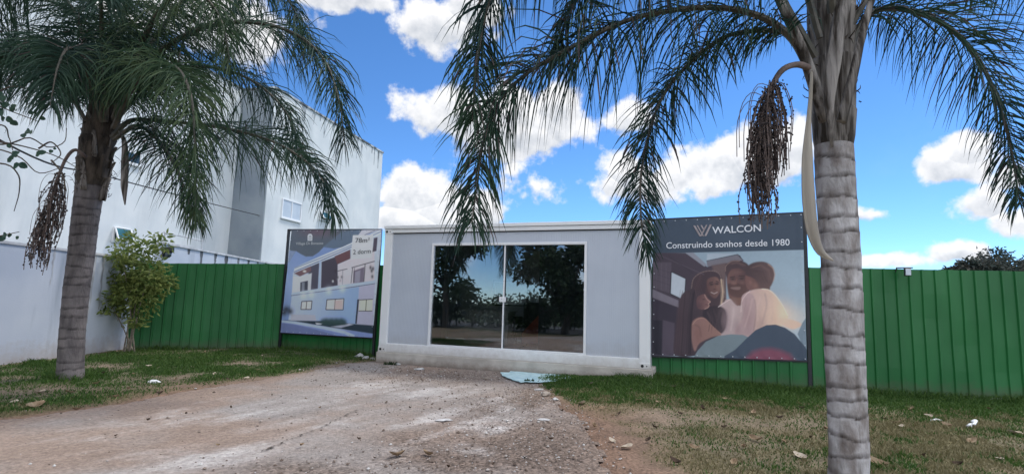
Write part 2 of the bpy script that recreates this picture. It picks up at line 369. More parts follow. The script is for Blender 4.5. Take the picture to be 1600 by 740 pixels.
def grass_amount(p):
    """(cover 0..1, dryness 0..1) of the turf"""
    p = np.asarray(p, float); di = drive_in(p); n = vnoise(p, .9, 9); n2 = vnoise(p, 3.2, 11)
    right = p[:, 0] > (.35+.05*p[:, 1]-.3)
    cover = np.where(right, .55, .85)
    # right lawn: thick along the fence, worn and dry towards the street
    fd = (10.04-.16*(p[:, 0]-5.4))-p[:, 1]
    thick = sm(fd, 3.2, .6)
    cr = .70+.6*thick+(n-.5)*1.7+(n2-.5)*.5
    # worn red soil along the driveway edge
    cr = cr-.95*sm(-di, .9, .1)*sm(p[:, 1], 8.6, 6.2)
    # thick tuft at the driveway's end
    q = np.array([(G(895, 612)).x, (G(895, 612)).y]); dd = np.hypot((p[:, 0]-q[0])/1.0, (p[:, 1]-q[1])/1.1); cr = cr+.7*sm(dd, 1.2, .3)
    q = np.array([(G(1040, 645)).x, (G(1040, 645)).y]); dd = np.hypot((p[:, 0]-q[0])/1.1, (p[:, 1]-q[1])/.7); cr = cr-.45*sm(dd, 1.2, .3)
    cl = .68+(n-.5)*1.5+(n2-.5)*.9-.55*sm(-di, .7, .0)
    wd = p[:, 0]-(-9.2); cl = cl-.7*sm(wd, .55, .1)*1
    cover = np.where(right, cr, cl)
    dry = np.where(right, .62-.62*thick+(n2-.5)*.8+(n-.5)*.4, .55*sm(-di, 1.6, .1)+(n2-.5)*.7+(n-.5)*.5-.08)
    q = np.array([(G(380, 575)).x, (G(380, 575)).y]); dd = np.hypot((p[:, 0]-q[0])/2.4, (p[:, 1]-q[1])/2.0); dry = np.where(right, dry, dry-.3*sm(dd, 1.1, .2))
    cover = cover*sm(-di, -.02, .22)
    return np.clip(cover, 0, 1), np.clip(dry, 0, 1)

def add_attr(me, name, arr):
    a = me.color_attributes.new(name, 'FLOAT_COLOR', 'POINT'); a.data.foreach_set('color', np.asarray(arr, np.float32).ravel())
def rgba(c): return np.column_stack([c, np.ones(len(c))])
def grid_mesh(xs, ys):
    X, Y = np.meshgrid(xs, ys); nx, ny = len(xs), len(ys)
    i = np.arange(nx*ny).reshape(ny, nx)
    f = np.stack([i[:-1, :-1], i[:-1, 1:], i[1:, 1:], i[1:, :-1]], -1).reshape(-1, 4)
    return np.column_stack([X.ravel(), Y.ravel()]), f
def np_mesh(name, v, f):
    me = bpy.data.meshes.new(name); me.from_pydata(v.tolist() if hasattr(v, 'tolist') else v, [], f.tolist() if hasattr(f, 'tolist') else f); me.update(); return me

def make_ground():
    xs = np.concatenate([[-1500, -500, -200, -80, -40, -25, -18], np.arange(-14, 11.01, .09), [14, 20, 30, 50, 90, 200, 500, 1500]])
    ys = np.concatenate([[-1500, -500, -150, -60, -30, -15, -8, -4, -2], np.arange(0, 16.5, .09), [18, 22, 30, 45, 80, 160, 400, 800, 1800]])
    p, f = grid_mesh(xs, ys); near = (p[:, 0] > -14.1) & (p[:, 0] < 11.1) & (p[:, 1] > -.1) & (p[:, 1] < 16.5)
    di = drive_in(p); z = gz(p)
    z = np.where(di > .02, -.02, z)*near
    co, dry = grass_amount(p); n = vnoise(p, 5, 21)[:, None]; n2 = vnoise(p, 1.3, 22)[:, None]
    soil = np.array([.235, .165, .115])*(1-n2)+np.array([.31, .245, .19])*n2
    red = np.array([.255, .155, .105]); rm = (sm(-di, 1.4, 0)*sm(p[:, 1], 10.5, 7)*.8)[:, None]; soil = soil*(1-rm)+red*rm
    soil = soil*(.55+.45*n)
    turf = np.array([.036, .072, .020])*(1-dry[:, None])+np.array([.16, .135, .065])*dry[:, None]
    turf = turf*(.7+.6*n)
    c = soil*(1-.85*co[:, None])+turf*.85*co[:, None]
    far = ~near; c[far] = np.array([.045, .062, .03])
    me = np_mesh('ground', np.column_stack([p, z]), f); add_attr(me, 'Col', rgba(c))
    ma = attr_mat('ground_soil', rough=.95, spec=.15); N, L, b = nodes_of(ma)
    no = N.new('ShaderNodeTexNoise'); no.inputs['Scale'].default_value = 34; no.inputs['Detail'].default_value = 6
    tc = N.new('ShaderNodeTexCoord'); L.new(tc.outputs['Object'], no.inputs['Vector'])
    mr = N.new('ShaderNodeMapRange'); L.new(no.outputs[0], mr.inputs[0]); mr.inputs[1].default_value = .3; mr.inputs[2].default_value = .7; mr.inputs[3].default_value = .55; mr.inputs[4].default_value = 1.45
    mx = N.new('ShaderNodeVectorMath'); mx.operation = 'SCALE'; at = [q for q in N if q.type == 'ATTRIBUTE'][0]
    L.new(at.outputs['Color'], mx.inputs[0]); L.new(mr.outputs[0], mx.inputs['Scale']); L.new(mx.outputs[0], b.inputs['Base Color'])
    bp = N.new('ShaderNodeBump'); bp.inputs['Strength'].default_value = .6; bp.inputs['Distance'].default_value = .03; L.new(no.outputs[0], bp.inputs['Height']); L.new(bp.outputs[0], b.inputs['Normal'])
    me.materials.append(ma); o = bpy.data.objects.new('ground', me); col.objects.link(o); tag(o, kind='structure')
    me.polygons.foreach_set('use_smooth', [True]*len(me.polygons))
make_ground()

def blobs_px(px, py, lst):
    o = np.zeros(len(px))
    for (x, y, rx, ry, w) in lst: o = np.maximum(o, w*np.exp(-(((px-x)/rx)**2+((py-y)/ry)**2)))
    return o
def make_driveway():
    xs = np.arange(-14, 3.0, .06); ys = np.arange(-2, 12.6, .06)
    p, f = grid_mesh(xs, ys); di = drive_in(p); ok = di > 0
    f = f[ok[f].all(1)]; used = np.unique(f); re = np.full(len(p), -1); re[used] = np.arange(len(used)); f = re[f]; p = p[used]; di = di[used]
    px, py = project(p)
    n1 = vnoise(p, .8, 31); n2 = vnoise(p, 3.5, 32); n3 = vnoise(p, 12, 33, 3)
    dd = G(650, 600)-G(120, 700); dd.normalize(); al = np.column_stack([(p[:, 0]*dd.x+p[:, 1]*dd.y)*.55, (-p[:, 0]*dd.y+p[:, 1]*dd.x)*3.6]); ns = vnoise(al, 1.0, 37, 5)
    base = np.array([.325, .29, .265]); tan = np.array([.315, .238, .19]); pale = np.array([.50, .475, .455]); grav = np.array([.165, .125, .10])
    t = (sm(n1, .35, .7))[:, None]; c = base*(1-t)+tan*t
    # brown loose gravel down the middle and right, pale cement where the slab shows
    g = blobs_px(px, py, [(850, 700, 150, 60, 1), (720, 720, 140, 30, .9), (760, 640, 60, 30, .55), (830, 625, 50, 25, .8), (640, 690, 60, 16, .7), (700, 590, 130, 10, .6), (480, 735, 120, 16, .7)])
    g = np.clip(g*1.25*(.45+n2*1.1), 0, 1)[:, None]; c = c*(1-g)+grav*g
    l = blobs_px(px, py, [(420, 660, 260, 26, .75), (640, 612, 110, 16, .9), (690, 655, 90, 16, .75), (780, 665, 60, 26, .8), (300, 712, 200, 22, .75), (560, 640, 90, 16, .7), (745, 705, 45, 12, .8), (790, 640, 35, 12, .8), (180, 690, 160, 18, .5)])
    l = np.clip(sm(l*.9+(ns-.5)*1.3+(n2-.5)*.4+(n3-.5)*.5, .22, 1.15), 0, 1)[:, None]*.72; c = c*(1-l)+pale*l
    e = (sm(di, .45, .0)*.6*(n2+.2))[:, None]; c = c*(1-e)+np.array([.22, .165, .13])*e
    c = c*(.72+.3*n3[:, None]+.28*ns[:, None])
    z = .006+(n2-.5)*.018+(n3-.5)*.012*(.4+g[:, 0])
    z = z*sm(di, 0, .08)+.001
    me = np_mesh('driveway', np.column_stack([p, z]), f); add_attr(me, 'Col', rgba(c)); add_attr(me, 'Grav', rgba(np.repeat(g, 3, 1)))
    ma = attr_mat('worn_driveway', rough=.93, spec=.2); N, L, b = nodes_of(ma); tc = N.new('ShaderNodeTexCoord'); at = [q for q in N if q.type == 'ATTRIBUTE'][0]
    ga = N.new('ShaderNodeAttribute'); ga.attribute_name = 'Grav'
    v = N.new('ShaderNodeTexVoronoi'); v.inputs['Scale'].default_value = 42; L.new(tc.outputs['Object'], v.inputs['Vector'])
    no = N.new('ShaderNodeTexNoise'); no.inputs['Scale'].default_value = 22; no.inputs['Detail'].default_value = 9; no.inputs['Roughness'].default_value = .7; L.new(tc.outputs['Object'], no.inputs['Vector'])
    vm = N.new('ShaderNodeMapRange'); L.new(v.outputs['Color'], vm.inputs[0]); vm.inputs[3].default_value = .35; vm.inputs[4].default_value = 1.9
    nm = N.new('ShaderNodeMapRange'); L.new(no.outputs[0], nm.inputs[0]); nm.inputs[1].default_value = .3; nm.inputs[2].default_value = .72; nm.inputs[3].default_value = .62; nm.inputs[4].default_value = 1.32
    mx = N.new('ShaderNodeMix'); L.new(ga.outputs['Fac'], mx.inputs[0]); mx.inputs[2].default_value = 1; L.new(vm.outputs[0], mx.inputs[3])
    mu = N.new('ShaderNodeMath'); mu.operation = 'MULTIPLY'; L.new(mx.outputs[0], mu.inputs[0]); L.new(nm.outputs[0], mu.inputs[1])
    sc = N.new('ShaderNodeVectorMath'); sc.operation = 'SCALE'; L.new(at.outputs['Color'], sc.inputs[0]); L.new(mu.outputs[0], sc.inputs['Scale']); L.new(sc.outputs[0], b.inputs['Base Color'])
    hm = N.new('ShaderNodeMath'); hm.operation = 'MULTIPLY_ADD'; L.new(v.outputs['Distance'], hm.inputs[0]); hm.inputs[1].default_value = -.8; L.new(no.outputs[0], hm.inputs[2])
    bp = N.new('ShaderNodeBump'); bp.inputs['Strength'].default_value = .7; bp.inputs['Distance'].default_value = .025; L.new(hm.outputs[0], bp.inputs['Height']); L.new(bp.outputs[0], b.inputs['Normal'])
    me.materials.append(ma); o = bpy.data.objects.new('driveway', me); col.objects.link(o); tag(o, kind='structure')
    me.polygons.foreach_set('use_smooth', [True]*len(me.polygons))
    # an open crack in the slab
    pts = spline([G(x, y) for x, y in [(400, 712), (432, 698), (470, 682), (505, 668), (540, 650), (560, 642)]], 60); mb = MB(); vs = []; fs = []
    for i, q in enumerate(pts):
        w = .010+.014*random.random(); j = (random.random()-.5)*.05
        vs += [(q.x-.3*w+j, q.y-w+j, .021), (q.x+.3*w+j, q.y+w+j, .021)]
        if i: fs.append((2*i-2, 2*i, 2*i+1, 2*i-1))
    mb.add(vs, fs); mb.build('crack', mat('crack_dirt', (.05, .04, .032), (.11, .09, .07), 20, .95), o)
make_driveway()
rb = MB(); rb.box(-60, 60, -10, -2.4, -.2, .008); tag(rb.build('road', M['asphalt']), kind='structure')

def make_grass():
    n = 800000; p = np.column_stack([np.random.uniform(-10.5, 11.6, n), np.random.uniform(2.9, 15.2, n)])
    px, py = project(p); k = (px > -420) & (px < 2300) & (py < 860); p = p[k]
    # nearer ground gets relatively more blades than far ground
    co, dry = grass_amount(p); dist = np.hypot(p[:, 0], p[:, 1]); keep = np.random.rand(len(p)) < co**1.3*np.clip(9/dist, .6, 1.0)*.95
    wall = WALLX0.x+.06; keep &= (p[:, 0] > wall)
    fr = (p[:, 0] > 2.6) & (p[:, 1] > np.interp(p[:, 0], [2.6, 5.4, 12], [10.75, 9.95, 8.9])); keep &= ~fr
    a, b = G(222, 546), G(435, 543); c2 = G(580, 555)
    yl = np.interp(p[:, 0], [a.x, b.x, c2.x, -2.8], [a.y, b.y, c2.y, 12.0]); keep &= p[:, 1] < yl
    p = p[keep]; dry = dry[keep]; co = co[keep]; n = len(p)
    base_d = np.minimum(np.hypot(p[:, 0]-G(1326, 760).x, p[:, 1]-G(1326, 760).y), np.hypot(p[:, 0]-G(108, 592).x, p[:, 1]-G(108, 592).y)); edge = np.maximum(1.1*sm(base_d, .42, .2), 1)*0+np.maximum(1.1*sm(base_d, .42, .2), np.maximum(sm(p[:, 0]-WALLX0.x, .6, .1), np.where(p[:, 0] > 2, sm((10.04-.16*(p[:, 0]-5.4))-p[:, 1], .6, .15), sm(yl[keep]-p[:, 1], .5, .1))))  # taller blades round the palm feet, added in place of a ground shadow
    h = np.random.uniform(.018, .055, n)*(1+1.0*edge)*(.5+.8*co)*(1-.25*dry)*(.6+.9*vnoise(p, 2.2, 61)); w = np.random.uniform(.0035, .008, n)
    th = np.random.uniform(0, 6.283, n); lean = np.random.uniform(.2, 1.1, n)*h; la = np.random.uniform(0, 6.283, n)
    dx, dy = np.cos(th)*w, np.sin(th)*w; lx, ly = np.cos(la)*lean, np.sin(la)*lean
    z0 = gz(p)-.006
    v = np.empty((n, 5, 3)); v[:, 0] = np.column_stack([p[:, 0]-dx, p[:, 1]-dy, z0]); v[:, 1] = np.column_stack([p[:, 0]+dx, p[:, 1]+dy, z0])
    v[:, 2] = np.column_stack([p[:, 0]+dx*.8+lx*.4, p[:, 1]+dy*.8+ly*.4, z0+h*.6]); v[:, 3] = np.column_stack([p[:, 0]-dx*.8+lx*.4, p[:, 1]-dy*.8+ly*.4, z0+h*.6])
    v[:, 4] = np.column_stack([p[:, 0]+lx, p[:, 1]+ly, z0+h])
    i = np.arange(n)*5; f = [(a, a+1, a+2, a+3) for a in i.tolist()]+[(a+3, a+2, a+4) for a in i.tolist()]
    isdry = np.random.rand(n) < dry*.85+.05; isdry = (vnoise(p, 4.5, 71)*.75+vnoise(p, 14, 72)*.35+np.random.rand(n)*.35-.22) < dry*.95; r = np.random.rand(n)[:, None]
    g = np.array([.028, .075, .014])*(1-r)+np.array([.085, .15, .032])*r; d = np.array([.13, .115, .052])*(1-r)+np.array([.29, .25, .14])*r
    c = np.where(isdry[:, None], d, g); c = np.repeat(c, 5, 0)
    me = np_mesh('grass', v.reshape(-1, 3), f); add_attr(me, 'Col', rgba(c))
    ma = leafmat('grass_blades', (.05, .1, .02), None, 3, .25, .6, attr='Col'); me.materials.append(ma)
    o = bpy.data.objects.new('grass', me); col.objects.link(o); tag(o, 'short patchy lawn grass, green by the fences and dry towards the street', 'grass', kind='stuff')
make_grass()

def make_gravel():
    n = 26000; p = np.column_stack([np.random.uniform(-8, 2.6, n), np.random.uniform(3.8, 12.0, n)]); px, py = project(p); di = drive_in(p)
    g = blobs_px(px, py, [(850, 700, 170, 70, 1), (720, 720, 150, 34, .9), (760, 640, 80, 30, .6), (830, 625, 70, 30, .9), (690, 590, 150, 14, .9), (600, 580, 70, 12, .9), (480, 735, 160, 18, .5)])+.05
    k = (di > -.25) & (np.random.rand(n) < g) & (px > -40) & (py < 790); p = p[k]; n = len(p)
    base = np.array([(0, 0, 1), (.9, 0, .1), (.28, .85, .0), (-.73, .53, .1), (-.73, -.53, 0), (.28, -.85, .1), (0, 0, -.6)]); vs = []; fs = []; cs = []
    for i in range(n):
        s = random.uniform(.005, .014) if random.random() < .93 else random.uniform(.014, .026); a = random.random()*6.28; ca, sa = math.cos(a), math.sin(a)
        q = base*np.random.uniform(.7, 1.2, (7, 1))*s*np.array([1.1, .85, .65]); x = q[:, 0]*ca-q[:, 1]*sa; y = q[:, 0]*sa+q[:, 1]*ca
        o = len(vs); vs += [(p[i, 0]+x[j], p[i, 1]+y[j], .008+s*.3+q[j, 2]) for j in range(7)]
        for j in range(5):
            fs += [(o, o+1+j, o+1+(j+1) % 5), (o+6, o+1+(j+1) % 5, o+1+j)]
        t = random.random(); cc = [(.13, .095, .075), (.24, .19, .155), (.36, .32, .29), (.50, .48, .46)][min(3, int(t*t*4.3))]; cs += [cc]*7
    me = np_mesh('gravel', vs, fs); add_attr(me, 'Col', rgba(np.array(cs))); me.materials.append(attr_mat('gravel_stones', rough=.9))
    o = bpy.data.objects.new('gravel', me); col.objects.link(o); tag(o, 'loose brown and grey gravel scattered over the driveway', 'gravel', kind='stuff')
make_gravel()

# ------------------------------------------------------------------ boundary wall, left
wf = Frame(WALLX0, WALLX1)
def boundary_wall():
    e = empty('boundary_wall', tuple(wf.a), wf.rz)
    tag(e, 'long pale blue-white rendered boundary wall along the left edge of the lot', 'wall')
    ytop = 2.17
    mb = MB(); mb.box(-1.9, 4.55, .0, .18, -.3, ytop); mb.build('wall_face', M['wall_paint'], e)
    mb = MB(); mb.box(-1.92, 4.55, -.025, .205, ytop+.002, ytop+.05); mb.build('coping', M['coping'], e)
    # taller rear section with dark drain streaks
    mb = MB(); mb.box(4.552, 14, -.01, .20, -.3, 2.68); mb.build('rear_wall_face', M['wall_paint'], e)
    mb = MB(); mb.box(4.53, 14, -.05, .24, 2.682, 2.74); mb.build('rear_coping', M['coping'], e)
    st = mat('rain_streak_dirt', (.035, .038, .045), (.15, .16, .18), 6, .9, 8, stretch=(1, 1, .3), contrast=(.4, .62))
    for k in range(11):
        s = 4.95+k*.82+random.uniform(-.06, .06); w = random.uniform(.07, .12); b = random.choice((.14, .3, .7, 1.3, 1.5))*random.uniform(.8, 1.2); mb = MB(); vs = []; fs = []
        for i in range(12):
            z = 2.68-b*i/11; ww = w*(1-.55*i/11)*random.uniform(.7, 1.2); j = random.uniform(-.012, .012)
            vs += [(s-ww+j, -.0135, z), (s+ww+j, -.0135, z)]
            if i: fs.append((2*i-2, 2*i, 2*i+1, 2*i-1))
        mb.add(vs, fs); mb.build('rain_streak', st, e)
    # a soil-stained foot and a few streaks on the near section
    for s, w, b in ((2.05, .05, 1.5), (2.35, .035, 1.2), (.9, .03, .7), (3.4, .04, .9)):
        mb = MB(); vs = []; fs = []
        for i in range(14):
            z = ytop-.001-b*i/13; ww = w*(1-.6*i/13)*random.uniform(.6, 1.3); j = random.uniform(-.02, .02)
            vs += [(s-ww+j, -.004, z), (s+ww+j, -.004, z)]
            if i: fs.append((2*i-2, 2*i, 2*i+1, 2*i-1))
        mb.add(vs, fs); mb.build('rain_streak', mat('pale_streak_dirt', (.22, .23, .26), (.52, .54, .58), 5, .9, 8, stretch=(1, 1, .3), contrast=(.35, .6)), e)
    # thin handrail tube along the top of the rear section
    mb = MB(); mb.tube([(4.7, .1, 3.02), (6.8, .1, 3.02)], .02); mb.tube([(4.75, .1, 2.74), (4.75, .1, 3.02)], .018); mb.tube([(6.75, .1, 2.74), (6.75, .1, 3.02)], .018)
    mb.build('handrail', M['coping'], e)
boundary_wall()
def wall_lamp():
    s, z = wf.F(262, 395, .12)
    e = empty('wall_lamp', tuple(wf.W(s, -.02, z)), wf.rz); tag(e, 'small black lantern bracketed on the white wall above the bush', 'lamp')
    mb = MB(); mb.box(-.06, .06, -.03, .02, -.1, .1); mb.build('bracket', M['black_steel'], e, bevel=.006)
    mb = MB(); mb.tube([(0, -.12, .17), (0, -.12, .14), (0, -.12, .05), (0, -.12, .02)], [.03, .13, .13, .10], 12); mb.tube([(0, -.03, .06), (0, -.12, .1)], .018, 6); mb.build('lamp_shade', M['black_steel'], e)
    mb = MB(); mb.tube([(0, -.12, .02), (0, -.12, -.08), (0, -.12, -.13)], [.085, .075, .03], 12); mb.build('lamp_globe', M['pane_dark'], e, True)
wall_lamp()

# ------------------------------------------------------------------ apartment building
def apartment():
    Z = 10.95
    p0 = Vector((-14.0, 19.8, 0)); dv = Vector((.235, 1, 0)).normalized(); dn = Vector((dv.y, -dv.x, 0))     # dn: outward (to the right)
    rz = math.atan2(dv.y, dv.x)
    e = empty('apartment_building', tuple(p0), rz)
    tag(e, 'tall pale rendered apartment block with few small windows behind the left wall', 'building')
    # local x along the facade (away), local y = to the left of it; outward is -y
    fr = Frame(p0, p0+dv*10)
    q = P(352, 300, 24.7); q.z = 0; s1 = (q-p0).dot(dv); s2 = s1; off = 1.73
    q2 = P(590, 235, 35.); q2.z = 0; s3 = (q2-p0).dot(dv); 
    mb = MB(); mb.box(-22, s1, 0, 9, -.3, Z); mb.build('wall', M['building'], e)
    mb = MB(); mb.box(s1+.06, s3, -off, 9, -.3, Z); mb.build('wall', M['building'], e)
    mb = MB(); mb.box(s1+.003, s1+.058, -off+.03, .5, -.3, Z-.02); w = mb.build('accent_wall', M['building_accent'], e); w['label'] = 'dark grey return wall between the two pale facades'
    mb = MB(); mb.box(-22.05, s1, -.05, 9.05, Z+.003, Z+.10); mb.box(s1+.003, s3+.05, -off-.05, 9.06, Z+.003, Z+.10); mb.build('roof_edge', M['building_cap'], e)
    # mould streaks under the roof edge
    st = mat('mould_streaks', (.16, .18, .19), (.5, .54, .56), 7, .9, 8, stretch=(1, 1, .25), contrast=(.4, .6))
    for k in range(17):
        s = s1+1.2+(s3-s1-1.3)*(k+random.random()*.8)/17; w = random.uniform(.05, .17); b = random.uniform(.25, 1.3); mb = MB(); vs = []; fs = []
        for i in range(9):
            z = Z-.003-b*i/8; ww = w*(1-.75*i/8)*random.uniform(.7, 1.2)
            vs += [(s-ww, -off-.004, z), (s+ww, -off-.004, z)]
            if i: fs.append((2*i-2, 2*i, 2*i+1, 2*i-1))
        mb.add(vs, fs); mb.build('mould_streak', st, e)
    def window(px0, py0, px1, py1, offw, pane, tilt=0, split=False):
        s0, z1 = fr.F(px0, py0, offw); sB, zB = fr.F(px1, py1, offw); z0 = zB; y = -offw
        t = .06; mb = MB()
        mb.box(s0, s0+t, y-.05, y+.02, z0, z1); mb.box(sB-t, sB, y-.05, y+.02, z0, z1); mb.box(s0+t+.001, sB-t-.001, y-.05, y+.02, z1-t, z1); mb.box(s0+t+.001, sB-t-.001, y-.05, y+.02, z0, z0+t)
        if split: c = (s0+sB)/2; mb.box(c-.03, c+.03, y-.045, y+.01, z0+t+.001, z1-t-.001)
        f = mb.build('window', M['white_plain'], e)
        mb = MB(); mb.box(s0+t+.002, sB-t-.002, y-.02, y-.01, z0+t+.002, z1-t-.002); mb.build('pane', pane, f)
        if tilt:
            mb = MB(); zt = z1-.02; hh = z1-z0-.04
            a = [(s0+.03, y-.06, zt), (sB-.03, y-.06, zt), (sB-.03, y-.06-hh*math.sin(tilt), zt-hh*math.cos(tilt)), (s0+.03, y-.06-hh*math.sin(tilt), zt-hh*math.cos(tilt))]
            b = [(x, yy-.03*math.cos(tilt), zz+.03*math.sin(tilt)) for x, yy, zz in a]
            for i in range(4):
                j = (i+1) % 4; mb.tube([a[i], a[j]], .03, 4)
            mb.build('sash', M['white_plain'], f)
            mb = MB(); mb.add(a, [(0, 1, 2, 3)]); mb.build('sash_pane', M['pane_teal'], f)
        mb = MB(); mb.box(s0-.05, sB+.05, y-.09, y-.052, z0-.06, z0-.004); mb.build('sill', M['building'], f)
    window(197, 234, 219, 260, 0, M['pane_dark'])
    window(177, 354, 201, 379, 0, M['pane_teal'], .45)
    window(441, 309, 469, 347, off, M['pane_blind'], 0, True)
    window(500, 329, 513, 346, off, M['pane_teal'], .5)
    return fr, off
bfr, boff = apartment()
def cable():
    e = empty('utility_pole', (-13, 7.6, 0)); tag(e, 'concrete utility pole outside the left wall carrying a cable', 'pole')
    mb = MB(); mb.tube([(0, 0, -.2), (0, 0, 7.4)], [.16, .10], 12); mb.build('pole', M['slab'], e, True)
    mb = MB(); mb.box(-.6, .6, -.05, .05, 6.6, 6.7); mb.build('crossarm', M['bark'], e)
    a = Vector((-13, 7.6, 6.75)); b = P(0, 219, 9.3); c = P(465, 352, 28.0); d = P(586, 386, 34.7); mb = MB()
    pts = spline([a, b, P(170, 276, 13), P(330, 318, 20), c, d], 60); mb.tube(pts, .018, 6)
    tag(mb.build('overhead_cable', M['cable']), 'thin black overhead cable sagging across the front of the apartment block', 'cable')
cable()

# ------------------------------------------------------------------ corrugated fences
def corrugated(name, pts, label, heights, period, rib, depth=.03):
    """folded green sheet with trapezoid ribs along a ground polyline"""
    e = empty(name, tuple(pts[0])); tag(e, label, 'fence'); o0 = pts[0]
    for k in range(len(pts)-1):
        fr = Frame(pts[k], pts[k+1]); L = fr.L; prof = [(0, 0)]; s = .04
        while s+period < L:
            j = random.uniform(-.006, .006)
            prof += [(s+j, 0), (s+.014+j, -depth), (s+rib-.014+j, -depth), (s+rib+j, 0), (s+rib+.05+j, .002)]; s += period
        prof.append((L, 0)); h0, h1 = heights[k], heights[k+1]; mb = MB(); vs = []; fs = []; n = len(prof)
        rows = 6
        for side in (0, .004):
            for r in range(rows):
                for (x, y) in prof:
                    h = h0+(h1-h0)*x/L; z = h*r/(rows-1)+(random.uniform(-.012, .012) if r in (0,) else 0)+(.016*math.sin(int(x/.84)*12.9+k*3)*(r == rows-1))
                    bulge = (.006*math.sin(x*2.1+r*1.3)+.004*math.sin(x*5.3+r*2.9+k))*(r not in (0, rows-1))
                    vs.append(fr.W(x, y+side+bulge, z)-o0)
        N = n*rows
        for r in range(rows-1):
            for i in range(n-1):
                a = r*n+i; fs.append((a, a+1, a+n+1, a+n)); a += N; fs.append((a, a+n, a+n+1, a+1))
        for i in range(n-1):
            a = (rows-1)*n+i; fs.append((a, a+1, a+1+N, a+N))
        mb.add(vs, fs); mb.build('sheet', M['green_sheet'], e)
        ns = max(1, int(L/1.6))
        for i in range(ns+1):
            x = min(L-.05, .05+(L-.1)*i/ns); h = h0+(h1-h0)*x/L; mb = MB(); c = [fr.W(x+dx, dy, z)-o0 for z in (-.2, h-.06) for dx, dy in ((-.03, .03), (.03, .03), (.03, .09), (-.03, .09))]
            mb.add(c, [(0, 3, 2, 1), (4, 5, 6, 7), (0, 1, 5, 4), (1, 2, 6, 5), (2, 3, 7, 6), (3, 0, 4, 7)]); mb.build('post', M['green_post'], e)
        for zz in (.35, h0-.3):
            mb = MB(); c = [fr.W(x, dy, zz+dz)-o0 for dz in (-.03, .03) for x, dy in ((.0, .020), (L, .020), (L, .029), (0, .029))]
            mb.add(c, [(0, 3, 2, 1), (4, 5, 6, 7), (0, 1, 5, 4), (1, 2, 6, 5), (2, 3, 7, 6), (3, 0, 4, 7)]); mb.build('rail', M['green_post'], e)
fl0, fl1, fl2 = G(222, 546), G(435, 543), G(580, 555)
dirb = (fl2-fl1).normalized(); nb_ = Vector((-dirb.y, dirb.x, 0))
corrugated('corrugated_fence', [fl0+Vector((-.28, -.17, 0)), fl1+nb_*.08, fl2+nb_*.08+dirb*.75], 'green corrugated sheet fence left of the white cabin, running behind the bush', [2.08, 2.27, 2.25], .21, .055)
fr0, fr1, fr2 = G(1017, 592), G(1262, 608), G(1600, 625)
dR = (fr1-fr0).normalized(); nR = Vector((-dR.y, dR.x, 0)); dR2 = (fr2-fr1).normalized()
corrugated('corrugated_fence', [fr0-dR*.1+nR*.09, fr1+nR*.09+dR*.05, fr2+dR2*6], 'green corrugated sheet fence on the right, passing behind the near palm', [2.19, 2.2, 2.24], .21, .055)

def fence_light():
    p = P(1418, 423, 9.62); e = empty('fence_floodlight', tuple(p), -.25); tag(e, 'small dark floodlight clipped on top of the right green fence', 'floodlight')
    mb = MB(); mb.box(-.05, .05, -.02, .03, -.09, .05); mb.build('lamp_housing', M['black_steel'], e, bevel=.006)
    mb = MB(); mb.box(-.04, .04, -.034, -.022, -.075, .04); mb.build('lens', M['lamp_glass'], e)
    mb = MB(); mb.tube([(-.16, .04, .055), (.1, .04, .06)], .012, 6); mb.tube([(-.15, .04, .05), (-.16, .08, -.02)], .01, 6); mb.build('bracket', M['black_steel'], e)
fence_light()

